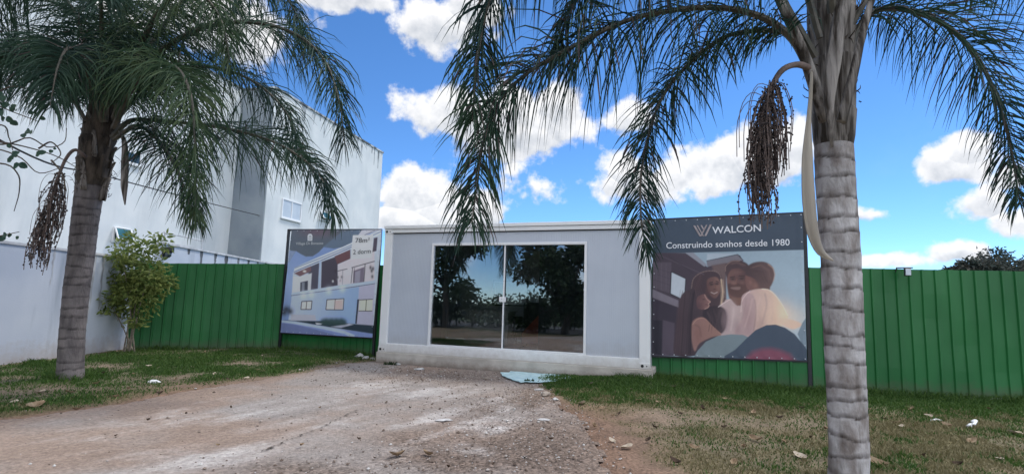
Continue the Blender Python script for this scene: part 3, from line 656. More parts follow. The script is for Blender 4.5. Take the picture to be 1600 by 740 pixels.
# ------------------------------------------------------------------ white sales cabin
ca, cb = P(590, 565, 12.2), P(1017, 590, 10.2)
cf = Frame(ca, cb)
def cabin():
    e = empty('sales_cabin', tuple(cf.a), cf.rz)
    tag(e, 'white framed flat-roofed sales cabin with grey panels and dark glass doors', 'cabin')
    L = cf.L-.02; Zb, Zt, Dp = .25, 3.03, 3.0; pw = .19
    def B(name, m, x0, x1, y0, y1, z0, z1, parent=e, bevel=0):
        mb = MB(); mb.box(x0, x1, y0, y1, z0, z1); return mb.build(name, m, parent, bevel=bevel)
    # concrete plinth
    mb = MB(); mb.box(-.03, L+.05, -.035, Dp+.03, -.25, .247); B_ = mb.build('plinth', M['concrete'], e, bevel=.015)
    # steel frame
    zb1 = .435; zt0 = 2.87
    B('bottom_beam', M['white_frame'], pw+.001, L-pw-.001, 0, .16, Zb, zb1, bevel=.008)
    tb = MB(); tb.box(pw+.001, L-pw-.001, 0, .16, zt0+.0, Zt-.075); tb.box(-.012, L+.012, -.03, Dp+.03, Zt-.072, Zt); tb.build('top_beam', M['white_frame'], e, bevel=.006)
    for x0 in (0, L-pw):
        B('corner_post', M['white_frame'], x0, x0+pw, -.004, .17, Zb, Zt-.076, bevel=.01)
        for z0 in (Zb-.001, Zt-.19):
            c = B('corner_casting', M['white_frame'], x0-.004, x0+pw+.004, -.014, .175, z0, z0+.11, bevel=.008)
            for xx, rr in ((x0+pw*.3, .028), (x0+pw*.72, .012)):
                mb = MB(); mb.tube([(xx, -.017, z0+.055), (xx, -.010, z0+.055)], rr, 12); mb.build('hole', M['dark_rubber'], c)
    B('rear_post', M['white_frame'], 0, pw, Dp-.17, Dp, Zb, Zt-.076); B('rear_post', M['white_frame'], L-pw, L, Dp-.17, Dp, Zb, Zt-.076)
    # door opening
    dx0, dx1, dz1 = 1.19, 4.62, 2.63
    fw = .05
    B('wall_panel', M['panel'], pw+.002, dx0-.001, .05, .13, zb1+.001, zt0-.001); B('wall_panel', M['panel'], dx1+.001, L-pw-.002, .05, .13, zb1+.001, zt0-.001)
    B('lintel_panel', M['panel'], dx0, dx1, .05, .13, dz1+.001, zt0-.001)
    mb = MB(); mb.box(dx0+.001, dx0+fw, .02, .12, zb1+.002, dz1); mb.box(dx1-fw, dx1-.001, .02, .12, zb1+.002, dz1); mb.box(dx0+fw+.001, dx1-fw-.001, .02, .12, dz1-.055, dz1-.001); mb.box(dx0+fw+.001, dx1-fw-.001, .018, .122, zb1+.003, zb1+.03)
    mb.build('door_frame', M['white_plain'], e, bevel=.004)
    # header seam trim
    B('header_seam', M['dark_rubber'], pw+.01, L-pw-.01, .03, .049, zt0-.018, zt0-.004)
    xm = 2.89; z0 = zb1+.032; z1 = dz1-.057
    g1 = B('glass_door', M['glass'], dx0+fw+.002, xm-.004, .06, .07, z0, z1); g2 = B('glass_door', M['glass'], xm-.02, dx1-fw-.002, .085, .095, z0, z1)
    B('door_stile', M['white_plain'], xm-.016, xm+.014, .045, .058, z0, z1, g1)
    zl = 1.45; lk = B('lock_case', M['white_plain'], xm-.09, xm+.055, .022, .044, zl-.05, zl+.055, g1, .006)
    mb = MB(); mb.tube([(xm-.03, .021, zl+.01), (xm-.03, .016, zl+.01)], .012, 10); mb.build('keyhole', M['coping'], g1)
    # shell
    B('floor', M['floor'], pw+.01, L-pw-.01, .162, Dp-.01, Zb+.02, zb1-.02)
    B('rear_wall', M['inner_wall'], pw+.01, L-pw-.01, Dp-.09, Dp-.01, zb1, Zt-.08)
    B('end_wall', M['panel'], .03, .09, .176, Dp-.175, Zb, Zt-.08); B('end_wall', M['panel'], L-.09, L-.03, .176, Dp-.175, Zb, Zt-.08)
    B('ceiling', M['inner_wall'], pw+.01, L-pw-.01, .17, Dp-.1, Zt-.14, Zt-.08)
    c = B('dark_film', M['curtain'], 3.62, 4.55, .14, .155, z0, z1); c['label'] = 'dark film behind the right half of the right glass door'
    return e
cabin()
def inside(x, y, z=.42): return cf.W(x, y, z)
def interior():
    e = empty('reception_counter', tuple(inside(1.9, 1.8)), cf.rz); tag(e, 'pale reception counter seen dimly through the left glass door', 'counter')
    mb = MB(); mb.box(-.6, .6, -.3, .3, .74, .78); mb.build('counter_top', M['desk'], e, bevel=.005)
    mb = MB(); mb.box(-.55, .55, -.26, -.22, 0, .739); mb.build('front_panel', M['desk'], e)
    mb = MB(); mb.box(-.55, -.51, -.219, .26, 0, .739); mb.build('side_panel', M['desk'], e); mb = MB(); mb.box(.51, .55, -.219, .26, 0, .739); mb.build('side_panel', M['desk'], e)
    e = empty('display_board', tuple(inside(3.35, 1.4)), cf.rz); tag(e, 'low red display board seen through the right glass door', 'board')
    mb = MB(); mb.add([(-.5, 0, .08), (.55, 0, .08), (.55, 0, .95), (.1, 0, .95), (-.5, 0, .3), (-.5, .04, .08), (.55, .04, .08), (.55, .04, .95), (.1, .04, .95), (-.5, .04, .3)],
        [(0, 1, 2, 3, 4), (9, 8, 7, 6, 5), (0, 5, 6, 1), (1, 6, 7, 2), (2, 7, 8, 3), (3, 8, 9, 4), (4, 9, 5, 0)]); mb.build('panel', M['red_board'], e)
    for x in (-.4, .45):
        mb = MB(); mb.box(x-.02, x+.02, -.12, .16, 0, .03); mb.box(x-.02, x+.02, .045, .08, .031, .5); mb.build('foot', M['black_steel'], e)
    e = empty('armchair', tuple(inside(2.85, 2.1)), cf.rz); tag(e, 'black armchair inside the cabin behind the middle of the doors', 'chair')
    mb = MB(); mb.box(-.3, .3, -.3, .3, .2, .45); mb.build('seat', M['furniture_black'], e, bevel=.04)
    mb = MB(); mb.box(-.3, .3, .22, .36, .452, 1.0); mb.build('backrest', M['furniture_black'], e, bevel=.05)
    for sx in (-1, 1):
        mb = MB(); mb.box(sx*.36-.05, sx*.36+.05, -.28, .28, .2, .65); mb.build('armrest', M['furniture_black'], e, bevel=.03)
        for sy in (-1, 1):
            mb = MB(); mb.tube([(sx*.3, sy*.24, 0), (sx*.3, sy*.24, .21)], .02); mb.build('leg', M['black_steel'], e)
    e = empty('wall_picture', tuple(cf.W(2.0, 2.89, 1.65)), cf.rz); tag(e, 'pale framed picture on the back wall inside the cabin', 'picture')
    mb = MB(); mb.box(-.45, .45, -.02, .0, -.3, .3); mb.build('sheet', M['white_plain'], e)
    mb = MB(); mb.box(-.48, -.451, -.03, 0, -.33, .33); mb.box(.451, .48, -.03, 0, -.33, .33); mb.box(-.45, .45, -.03, 0, .301, .33); mb.box(-.45, .45, -.03, 0, -.33, -.301); mb.build('picture_frame', M['black_steel'], e)
interior()

# ------------------------------------------------------------------ printed banners
class Paint:
    """paints a printed sheet: a colour per grid vertex, shapes given where they lie on the sheet"""
    def __init__(s, P2): s.p = P2; s.c = np.zeros((len(P2), 3))
    def poly(s, pts, c, soft=.6, alpha=1., smooth=False, grad=None):
        pts = np.array(pts, float)
        if smooth:
            q = []; n = len(pts)
            for i in range(n):
                a, b, cc, d = pts[i-1], pts[i], pts[(i+1) % n], pts[(i+2) % n]
                for u in (0, .25, .5, .75): q.append(.5*((2*b)+(cc-a)*u+(2*a-5*b+4*cc-d)*u*u+(3*b-a-3*cc+d)*u**3))
            pts = np.array(q)
        lo = pts.min(0)-soft*2; hi = pts.max(0)+soft*2
        k = np.where((s.p > lo).all(1) & (s.p < hi).all(1))[0]
        if len(k) == 0: return
        d = sdist(s.p[k], pts); a = (np.clip(d/soft*.5+.5, 0, 1)*alpha)[:, None]
        cc = np.array(lin(*c))[None]
        if grad:
            (x0, y0), (x1, y1), c1 = grad; v = np.array([x1-x0, y1-y0]); t = np.clip(((s.p[k]-[x0, y0])@v)/(v@v), 0, 1)[:, None]; cc = cc*(1-t)+np.array(lin(*c1))*t
        s.c[k] = s.c[k]*(1-a)+cc*a
    def blob(s, x, y, rx, ry, c, alpha=1.):
        a = (alpha*np.exp(-(((s.p[:, 0]-x)/rx)**2+((s.p[:, 1]-y)/ry)**2)))[:, None]; s.c = s.c*(1-a)+np.array(lin(*c))*a
    def line(s, pts, w, c, alpha=1., soft=.5):
        for (a, b) in zip(pts[:-1], pts[1:]):
            a = np.array(a, float); b = np.array(b, float); d = b-a; n = np.array([-d[1], d[0]])/max(np.hypot(*d), 1e-6)*(w+.25)/2
            s.poly([a+n, b+n, b-n, a-n], c, soft, alpha)

def grain(p, amp=.10):
    n = vnoise(p.p, .35, 51, 3)+.6*vnoise(p.p, .06, 52, 2); p.c *= (1+amp*(n-.8))[:, None]
def banner(name, fr, quad, label, paint, nx, nz, off, gain, posts):
    """frame of black square tube on two posts with a printed sheet laced to it"""
    e = empty(name, tuple(fr.a), fr.rz); tag(e, label, 'billboard')
    c = [fr.F(x, y, off) for x, y in quad]            # TL TR BR BL in (s,z)
    xs = np.linspace(0, 1, nx); zs = np.linspace(0, 1, nz); uv, f = grid_mesh(xs, zs)
    TL, TR, BR, BL = [np.array(q) for q in c]; u = uv[:, :1]; w = uv[:, 1:]
    sz = (BL*(1-u)+BR*u)*(1-w)+(TL*(1-u)+TR*u)*w
    ed_ = np.minimum(np.minimum(uv[:, 0], 1-uv[:, 0]), np.minimum(uv[:, 1], 1-uv[:, 1])); wob = .005*np.sin(sz[:, 0]*5+sz[:, 1]*3)*np.sin(sz[:, 1]*4)+.005*sm(ed_, .09, .0)*np.sin(uv[:, 0]*13*6.283)*sm(ed_, 0, .02)
    v = np.column_stack([sz[:, 0], -off+wob, sz[:, 1]])
    wpt = np.array(fr.a)[None]+np.outer(sz[:, 0], np.array(fr.t))+np.array(fr.n)[None]*off; wpt[:, 2] = sz[:, 1]-H
    zc = wpt@FW; pix = np.column_stack([800+FPX*(wpt@RT)/zc, 370-FPX*(wpt@UP)/zc])
    pt = Paint(pix); paint(pt); grain(pt, .08); pt.c = pt.c*.93+np.array([.012, .0135, .016])
    me = np_mesh('printed_sheet', v, f); add_attr(me, 'Col', rgba(np.clip(pt.c*gain, 0, .85))); me.materials.append(attr_mat(name+'_print', rough=.5, spec=.25))
    me.polygons.foreach_set('use_smooth', [True]*len(me.polygons))
    o = bpy.data.objects.new('printed_sheet', me); col.objects.link(o); o.parent = e
    # square tube frame behind the sheet
    t = .032; y0, y1 = -off+.012, -off+.062
    L0, L1 = min(TL[0], BL[0]), max(TR[0], BR[0])
    for x, zt in ((posts[0], TL[1]), (posts[1], TR[1])):
        mb = MB(); mb.box(x-t, x+t, y0-.002, y1+.002, -.12, zt+.03); mb.build('post', M['black_steel'], e, bevel=.004)
    for z0_, z1_ in ((TL[1], TR[1]), (BL[1], BR[1])):
        mb = MB(); a = posts[0]+t+.001; b = posts[1]-t-.001
        mb.add([(a, y0, z0_-.03), (b, y0, z1_-.03), (b, y1, z1_-.03), (a, y1, z0_-.03), (a, y0, z0_+.03), (b, y0, z1_+.03), (b, y1, z1_+.03), (a, y1, z0_+.03)],
               [(0, 3, 2, 1), (4, 5, 6, 7), (0, 1, 5, 4), (1, 2, 6, 5), (2, 3, 7, 6), (3, 0, 4, 7)]); mb.build('rail', M['black_steel'], e)
    # eyelets
    mb = MB(); mb.tube([(0, -.007, 0), (0, .0, 0)], [.010, .012], 8); ey = mb.build('eyelet', M['eyelet'], e); first = True
    spots = [(TL+(TR-TL)*k/13, -.03) for k in range(14)]+[(BL+(BR-BL)*k/13, .03) for k in range(14)]+[(BL+(TL-BL)*k/10, 0) for k in range(1, 10)]+[(BR+(TR-BR)*k/10, 0) for k in range(1, 10)]
    cx = (L0+L1)/2
    for q, dz in spots:
        o = ey if first else ey.copy()
        if not first: col.objects.link(o)
        first = False; o.location = (q[0]+(.03 if q[0] < cx-.3*(L1-L0) and dz == 0 else -.03 if dz == 0 else (.03 if q[0] < L0+.05 else -.03 if q[0] > L1-.05 else 0)), -off-.009, q[1]+dz)
    return e

def lettering(e, fr, off, body, p0, p1, cap, m, bold=0., name='lettering', shear=0):
    """text spanning p0 to p1 (baseline ends, photo pixels) with capital height cap pixels"""
    cu = bpy.data.curves.new(name, 'FONT'); cu.body = body; cu.offset = bold; cu.resolution_u = 3
    ob = bpy.data.objects.new('tmp', cu); col.objects.link(ob); bpy.context.view_layer.update()
    dg = bpy.context.evaluated_depsgraph_get(); me = bpy.data.meshes.new_from_object(ob.evaluated_get(dg)); bpy.data.objects.remove(ob)
    co = np.array([tuple(v.co) for v in me.vertices]); x0, x1 = co[:, 0].min(), co[:, 0].max(); ch = .69
    a = np.array(fr.F(*p0, off)); b = np.array(fr.F(*p1, off)); t = np.array(fr.F(p0[0], p0[1]-cap, off)); hgt = t[1]-a[1]
    u = (co[:, 0]-x0)/(x1-x0); vv = co[:, 1]/ch
    s = a[0]+(b[0]-a[0])*u; z = a[1]+(b[1]-a[1])*u+hgt*vv
    nv = np.column_stack([s, np.full(len(s), -off), z]); faces = [tuple(p.vertices) for p in me.polygons]
    iv = sorted((min(co[i, 0] for i in f), max(co[i, 0] for i in f), k) for k, f in enumerate(faces)); groups = []; end = -9
    for x, X, k in iv:                                   # a gap wider than a letter space starts a new word
        if x > end+.17: groups.append([])
        groups[-1].append(faces[k]); end = max(end, X)
    bpy.data.meshes.remove(me)
    for g in groups:
        ids = sorted({i for f in g for i in f}); mp = {v: i for i, v in enumerate(ids)}; w = MB(); w.add(nv[ids].tolist(), [tuple(mp[i] for i in f) for f in g]); w.build(name, m, e)
def decal(e, fr, off, polys, m, name):
    mb = MB()
    for pl in polys:
        v = []
        for x, y in pl: s, z = fr.F(x, y, off); v.append((s, -off, z))
        mb.add(v, [tuple(range(len(v)))])
    return mb.build(name, m, e)

def paint_family(p):
    z = lambda x, y: (1020+x/4.11, 385+y/4.11); Z = lambda l: [z(x, y) for x, y in l]
    p.c[:] = lin(62, 73, 86)
    # photograph: sky
    p.poly(Z([(-20, 45), (1010, 20), (1010, 760), (-20, 760)]), (146, 163, 174), .4, grad=(z(500, 60), z(900, 520), (168, 186, 196)))
    p.blob(*z(860, 460), 34, 20, (236, 214, 190), .65)
    # house, left
    p.poly(Z([(-20, 40), (210, 40), (350, 130), (560, 55), (580, 95), (470, 140), (470, 700), (-20, 700)]), (70, 58, 66), .6)
    p.poly(Z([(350, 45), (545, 45), (345, 92)]), (170, 180, 188), .5)
    p.poly(Z([(345, 95), (545, 52), (580, 88), (350, 128)]), (118, 112, 118), .5)
    p.line(Z([(345, 92), (545, 50), (582, 90)]), .9, (50, 46, 55))
    p.poly(Z([(210, 40), (260, 38), (350, 118), (330, 128)]), (138, 138, 146), .5)
    p.poly(Z([(-20, 100), (120, 100), (115, 300), (-20, 260)]), (88, 76, 84), 1)
    p.poly(Z([(120, 160), (212, 205), (205, 300), (180, 332), (115, 302)]), (186, 192, 198), .6)
    p.line(Z([(118, 160), (212, 205)]), 1.3, (42, 36, 44)); p.line(Z([(118, 160), (112, 302)]), 1.3, (42, 36, 44)); p.line(Z([(212, 205), (206, 300)]), 1.2, (42, 36, 44)); p.line(Z([(112, 302), (170, 330)]), 1.3, (42, 36, 44))
    p.poly(Z([(-20, 265), (165, 345), (165, 390), (-20, 320)]), (122, 112, 120), .7)
    p.poly(Z([(-20, 325), (160, 390), (160, 700), (-20, 700)]), (58, 48, 58), 1)
    p.poly(Z([(65, 470), (140, 490), (135, 700), (60, 700)]), (84, 72, 82), .8); p.poly(Z([(0, 470), (60, 475), (55, 690), (0, 690)]), (40, 34, 43), .8)
    p.poly(Z([(380, 120), (470, 105), (470, 380), (430, 380)]), (104, 84, 82), 2)
    # father
    p.poly(Z([(478, 150), (540, 120), (605, 130), (625, 250), (610, 320), (560, 390), (500, 350), (478, 260)]), (112, 80, 74), 1., smooth=True, grad=(z(490, 250), z(610, 230), (84, 60, 60)))
    p.poly(Z([(420, 390), (500, 335), (560, 380), (600, 330), (700, 330), (700, 600), (440, 600)]), (188, 164, 160), 1., smooth=True)
    p.poly(Z([(500, 330), (545, 380), (585, 330), (570, 300), (510, 300)]), (112, 78, 68), 1, smooth=True)
    p.poly(Z([(482, 240), (492, 300), (530, 325), (580, 320), (606, 270), (606, 250), (575, 240), (520, 240)]), (82, 56, 52), 1.2, smooth=True)
    p.poly(Z([(500, 262), (560, 258), (556, 276), (518, 274)]), (146, 118, 112), 1., .6, smooth=True)
    p.line(Z([(496, 196), (528, 192)]), 1.2, (60, 42, 42)); p.line(Z([(552, 188), (590, 188)]), 1.2, (60, 42, 42))
    p.blob(*z(513, 210), 2.6, 1.4, (50, 36, 38), .8); p.blob(*z(570, 206), 2.6, 1.4, (50, 36, 38), .8); p.line(Z([(540, 205), (532, 238), (548, 240)]), .9, (128, 86, 74), .8)
    p.poly(Z([(465, 165), (470, 120), (510, 90), (570, 92), (612, 115), (620, 160), (600, 165), (560, 140), (510, 145), (486, 175), (478, 200)]), (74, 56, 58), 1., smooth=True)
    # mother
    p.poly(Z([(245, 270), (262, 200), (320, 160), (390, 155), (440, 185), (452, 270), (462, 350), (430, 380), (400, 560), (330, 540), (280, 420)]), (68, 51, 55), 1., smooth=True)
    p.line([tuple(q)[:2] for q in spline([(*z(x, y), 0) for x, y in [(248, 268), (262, 205), (318, 164), (390, 156), (432, 182), (446, 250), (452, 300)]], 24)], .7, (170, 144, 134), .4, 1.); p.line(Z([(444, 250), (452, 320), (432, 382)]), 2.0, (160, 136, 126), .45, 1.6)
    p.poly(Z([(348, 215), (405, 195), (432, 230), (430, 290), (400, 332), (360, 300)]), (98, 70, 66), 1., smooth=True, grad=(z(360, 260), z(430, 240), (126, 92, 84)))
    p.line(Z([(372, 292), (394, 302), (416, 291)]), 1.1, (172, 150, 146)); p.line(Z([(362, 232), (386, 226)]), .9, (48, 34, 38)); p.line(Z([(404, 222), (424, 226)]), .9, (48, 34, 38)); p.blob(*z(376, 244), 2.2, 1.2, (44, 32, 36), .8); p.blob(*z(412, 240), 2.2, 1.2, (44, 32, 36), .8)
    p.line(Z([(400, 240), (406, 268), (394, 272)]), .8, (110, 74, 62))
    p.poly(Z([(330, 400), (420, 380), (475, 420), (470, 520), (420, 560), (330, 480)]), (50, 38, 44), 1.4, smooth=True)
    # girl in profile
    p.poly(Z([(165, 400), (185, 310), (240, 275), (310, 280), (330, 330), (300, 420), (330, 470), (270, 560), (275, 690), (140, 690), (150, 520)]), (66, 51, 56), 1., smooth=True)
    p.poly(Z([(290, 320), (330, 305), (352, 330), (370, 352), (356, 368), (360, 385), (330, 402), (290, 395), (280, 350)]), (100, 70, 70), .9, smooth=True, grad=(z(300, 340), z(368, 350), (134, 98, 92)))
    p.blob(*z(326, 338), 2.0, 1.0, (50, 36, 38), .8)
    p.poly(Z([(248, 500), (280, 460), (330, 458), (380, 510), (440, 565), (380, 580), (300, 620), (270, 670), (250, 600)]), (142, 106, 98), 1.2, smooth=True, grad=(z(250, 560), z(420, 540), (150, 112, 100)))
    # boy
    p.poly(Z([(598, 185), (640, 190), (700, 205), (748, 250), (745, 300), (690, 315), (640, 290), (608, 268), (594, 230)]), (118, 82, 76), 1., smooth=True, grad=(z(600, 230), z(700, 260), (92, 66, 64)))
    p.poly(Z([(596, 180), (602, 132), (648, 102), (715, 97), (765, 125), (782, 175), (772, 225), (752, 262), (722, 284), (684, 262), (660, 215), (630, 196)]), (74, 56, 57), 1.2, smooth=True, grad=(z(620, 180), z(790, 170), (100, 77, 74)))
    p.line(Z([(740, 112), (772, 138), (784, 178), (774, 222)]), 1.0, (196, 156, 134), .6, .8)
    p.poly(Z([(570, 330), (620, 285), (700, 270), (770, 290), (830, 370), (870, 450), (830, 480), (820, 520), (700, 560), (530, 560), (575, 460), (600, 430)]), (190, 160, 154), 1., smooth=True, grad=(z(600, 400), z(860, 430), (238, 206, 176)))
    p.poly(Z([(570, 340), (600, 300), (650, 320), (660, 440), (640, 560), (530, 560), (580, 450)]), (178, 150, 148), 1.5, smooth=True)
    p.line(Z([(655, 340), (665, 420), (648, 540)]), 1.2, (140, 112, 112), .6, 1.)
    p.poly(Z([(815, 460), (900, 470), (960, 500), (900, 530), (830, 500)]), (226, 190, 166), 1.5, smooth=True)
    p.blob(*z(830, 420), 14, 18, (250, 214, 180), .45)
    rn = random.Random(4)
    def strands(l, c, n, jit, w=.5, al=.35):
        for q in range(n):
            dx, dy = rn.uniform(-jit, jit), rn.uniform(-jit*.4, jit*.4); p.line(Z([(x+dx+rn.uniform(-4, 4), y+dy) for x, y in l]), w*rn.uniform(.6, 1.5), c, al)
    strands([(215, 290), (190, 400), (180, 540), (165, 690)], (86, 64, 66), 16, 38); strands([(230, 290), (215, 430), (205, 690)], (34, 25, 32), 14, 40)
    strands([(300, 180), (280, 260), (300, 330)], (92, 68, 68), 8, 24); strands([(440, 210), (448, 290), (440, 370)], (220, 190, 160), 6, 9, .6, .4)
    strands([(380, 410), (400, 470), (390, 540)], (80, 60, 62), 9, 45); strands([(500, 110), (540, 100), (590, 120)], (104, 80, 76), 8, 14, .5, .4)
    strands([(630, 135), (680, 118), (735, 150), (748, 210)], (112, 86, 80), 7, 12, .5, .35); strands([(640, 150), (690, 160), (720, 230)], (74, 54, 54), 9, 20, .5, .4)
    for x, y, rx, ry, c, al in ((470, 470, 9, 22, (150, 126, 128), .5), (520, 420, 5, 14, (206, 184, 178), .5), (540, 520, 6, 14, (140, 116, 118), .5), (610, 470, 6, 22, (150, 120, 122), .5), (720, 350, 14, 12, (206, 176, 164), .4), (690, 500, 8, 14, (164, 132, 128), .5), (780, 470, 8, 16, (216, 180, 156), .5),
                             (500, 300, 4, 5, (92, 62, 58), .5), (590, 240, 4, 8, (92, 62, 58), .5), (350, 290, 3, 8, (88, 60, 58), .6), (300, 380, 6, 6, (80, 56, 58), .5), (290, 560, 6, 14, (128, 86, 78), .4), (620, 240, 4, 6, (110, 78, 74), .5), (660, 250, 5, 5, (150, 110, 98), .4)):
        p.blob(*z(x, y), rx, ry, c, al)
    def curve(l, w, c, al=.8, soft=.6, n=20): p.line([tuple(q)[:2] for q in spline([(*z(x, y), 0) for x, y in l], n)], w, c, al, soft)
    # rim light of the low sun
    curve([(700, 272), (745, 278), (785, 310), (830, 370), (866, 440)], .9, (248, 226, 204), .8); curve([(566, 420), (572, 350), (600, 306), (622, 288)], .8, (226, 204, 196), .7)
    curve([(332, 306), (342, 328), (356, 346), (370, 354), (356, 366), (362, 378), (352, 392), (332, 400)], .7, (196, 156, 142), .7); curve([(420, 388), (456, 362), (496, 338)], .8, (224, 204, 198), .8)
    curve([(466, 160), (470, 124), (508, 94), (560, 92)], .7, (150, 122, 112), .7); curve([(255, 500), (285, 466), (330, 460), (380, 508), (440, 562)], .7, (196, 150, 130), .55)
    # features
    for x, y, rx, ry, c, al in ((513, 205, 5, 2, (58, 42, 44), .6), (572, 202, 5, 2, (58, 42, 44), .6), (378, 240, 4, 1.8, (44, 32, 36), .6), (412, 236, 4, 1.8, (44, 32, 36), .6), (520, 235, 4, 3, (142, 104, 94), .5), (575, 232, 4, 3, (128, 92, 84), .4), (372, 266, 3, 2.5, (110, 78, 72), .5), (418, 262, 2.6, 2.4, (128, 94, 86), .5),
                             (545, 240, 2.2, 1.3, (62, 44, 44), .6), (396, 274, 2, 1.1, (52, 38, 42), .6), (540, 165, 8, 3, (128, 94, 86), .4), (380, 210, 5, 3, (96, 68, 66), .5), (345, 372, 2.4, 1, (86, 52, 54), .7), (310, 350, 4, 4, (112, 80, 78), .5), (628, 230, 2.4, 3.6, (146, 106, 96), .5)):
        p.blob(*z(x, y), rx, ry, c, al)
    # folds in the clothes
    for l, c in (([(470, 400), (480, 460), (470, 540)], (158, 136, 138)), ([(520, 390), (515, 450), (500, 540)], (204, 184, 180)), ([(600, 330), (590, 400), (570, 470)], (160, 134, 134)), ([(640, 330), (620, 420), (590, 520)], (200, 172, 166)), ([(720, 300), (730, 380), (700, 500)], (168, 138, 134)), ([(760, 330), (770, 410), (760, 490)], (214, 182, 164)),
                 ([(690, 320), (670, 400), (675, 480)], (210, 182, 172)), ([(350, 420), (380, 470), (420, 540)], (72, 56, 60)), ([(440, 420), (430, 480), (440, 530)], (34, 26, 32)), ([(270, 500), (300, 520), (310, 580)], (120, 88, 82))):
        curve(l, 1.2, c, .5, 1.6)
    for y in (150, 190, 230): p.line(Z([(0, y-20), (118, y+20)]), .5, (58, 48, 58), .5)
    for x in (25, 55, 85): p.line(Z([(x, 110), (x, 280)]), .6, (108, 96, 104), .5)
    p.line(Z([(20, 45), (330, 180)]), .8, (104, 92, 100), .5); p.line(Z([(100, 60), (260, 170)]), .8, (52, 44, 52), .6)
    # warm veil of low sun in the photograph
    p.blob(*z(720, 430), 50, 42, (205, 160, 140), .14)
    # coloured waves of the design
    th = [(200+70+x, 0) for x in range(1)]
    p.poly(Z([(1010, 420), (1010, 760), (930, 560), (960, 490)]), (122, 136, 146), .8)
    wave = [(270+k*9.5, 0) for k in range(60)]
    p.poly(Z([(265, 705), (290, 665), (340, 610), (420, 572), (500, 562), (580, 566), (660, 600), (700, 760), (265, 760)]), (120, 132, 136), .6)
    p.poly(Z([(460, 702), (530, 660), (600, 590), (660, 535), (730, 503), (790, 500), (850, 520), (910, 560), (960, 620), (1010, 690), (1010, 780), (460, 780)]), (68, 78, 92), .6)
    p.poly(Z([(600, 712), (640, 675), (700, 655), (760, 652), (820, 665), (880, 690), (920, 740), (600, 740)]), (142, 70, 86), 4.5, alpha=.75)
    p.poly(Z([(-20, 40), (1010, 14), (1010, -400), (-20, -400)]), (62, 73, 86), .4)
    p.blob(1140, 366, 60, 20, (70, 82, 96), .5)
rbf = Frame(G(1017, 592), G(1260, 607))
RQ = [(1021, 344), (1254, 333), (1261, 563), (1018, 555)]
def right_banner():
    off = .03
    e = banner('advertising_billboard', rbf, RQ, 'large billboard of a smiling family under a dark header, right of the cabin', paint_family, 290, 285, off, 1.22, (-.03, 2.80))
    o2 = off+.012
    lettering(e, rbf, o2, 'WALCON', (1113, 365), (1189, 361), 10.5, M['letter'], .012)
    lettering(e, rbf, o2, 'Construindo sonhos desde 1980', (1041, 388), (1234, 383), 9.5, M['letter'], .006)
    # W emblem of folded copper bars
    def bar(x0, y0, x1, y1, w): return [(x0, y0), (x0+w, y0), (x1+w, y1), (x1, y1)]
    decal(e, rbf, o2, [bar(1083, 352, 1093, 369, 3.2), bar(1109, 350.5, 1100.5, 368.4, 3.2)[::1], bar(1088.5, 351.7, 1098, 368.6, 2.0)], M['copper'], 'emblem')
    decal(e, rbf, o2+.002, [bar(1094.5, 351.5, 1099, 359.5, 2.4), bar(1103, 351, 1094.0, 368.4, 2.4)], M['copper'], 'emblem')
    # pale foot slab under the left post
    mb = MB(); mb.box(-.1, .95, -.22, .12, -.1, .05); s = mb.build('footing_slab', M['slab'], bevel=.012); s.location = rbf.a; s.rotation_euler = (0, 0, rbf.rz)
    tag(s, 'pale concrete strip on the grass under the left foot of the family billboard', 'slab')
right_banner()

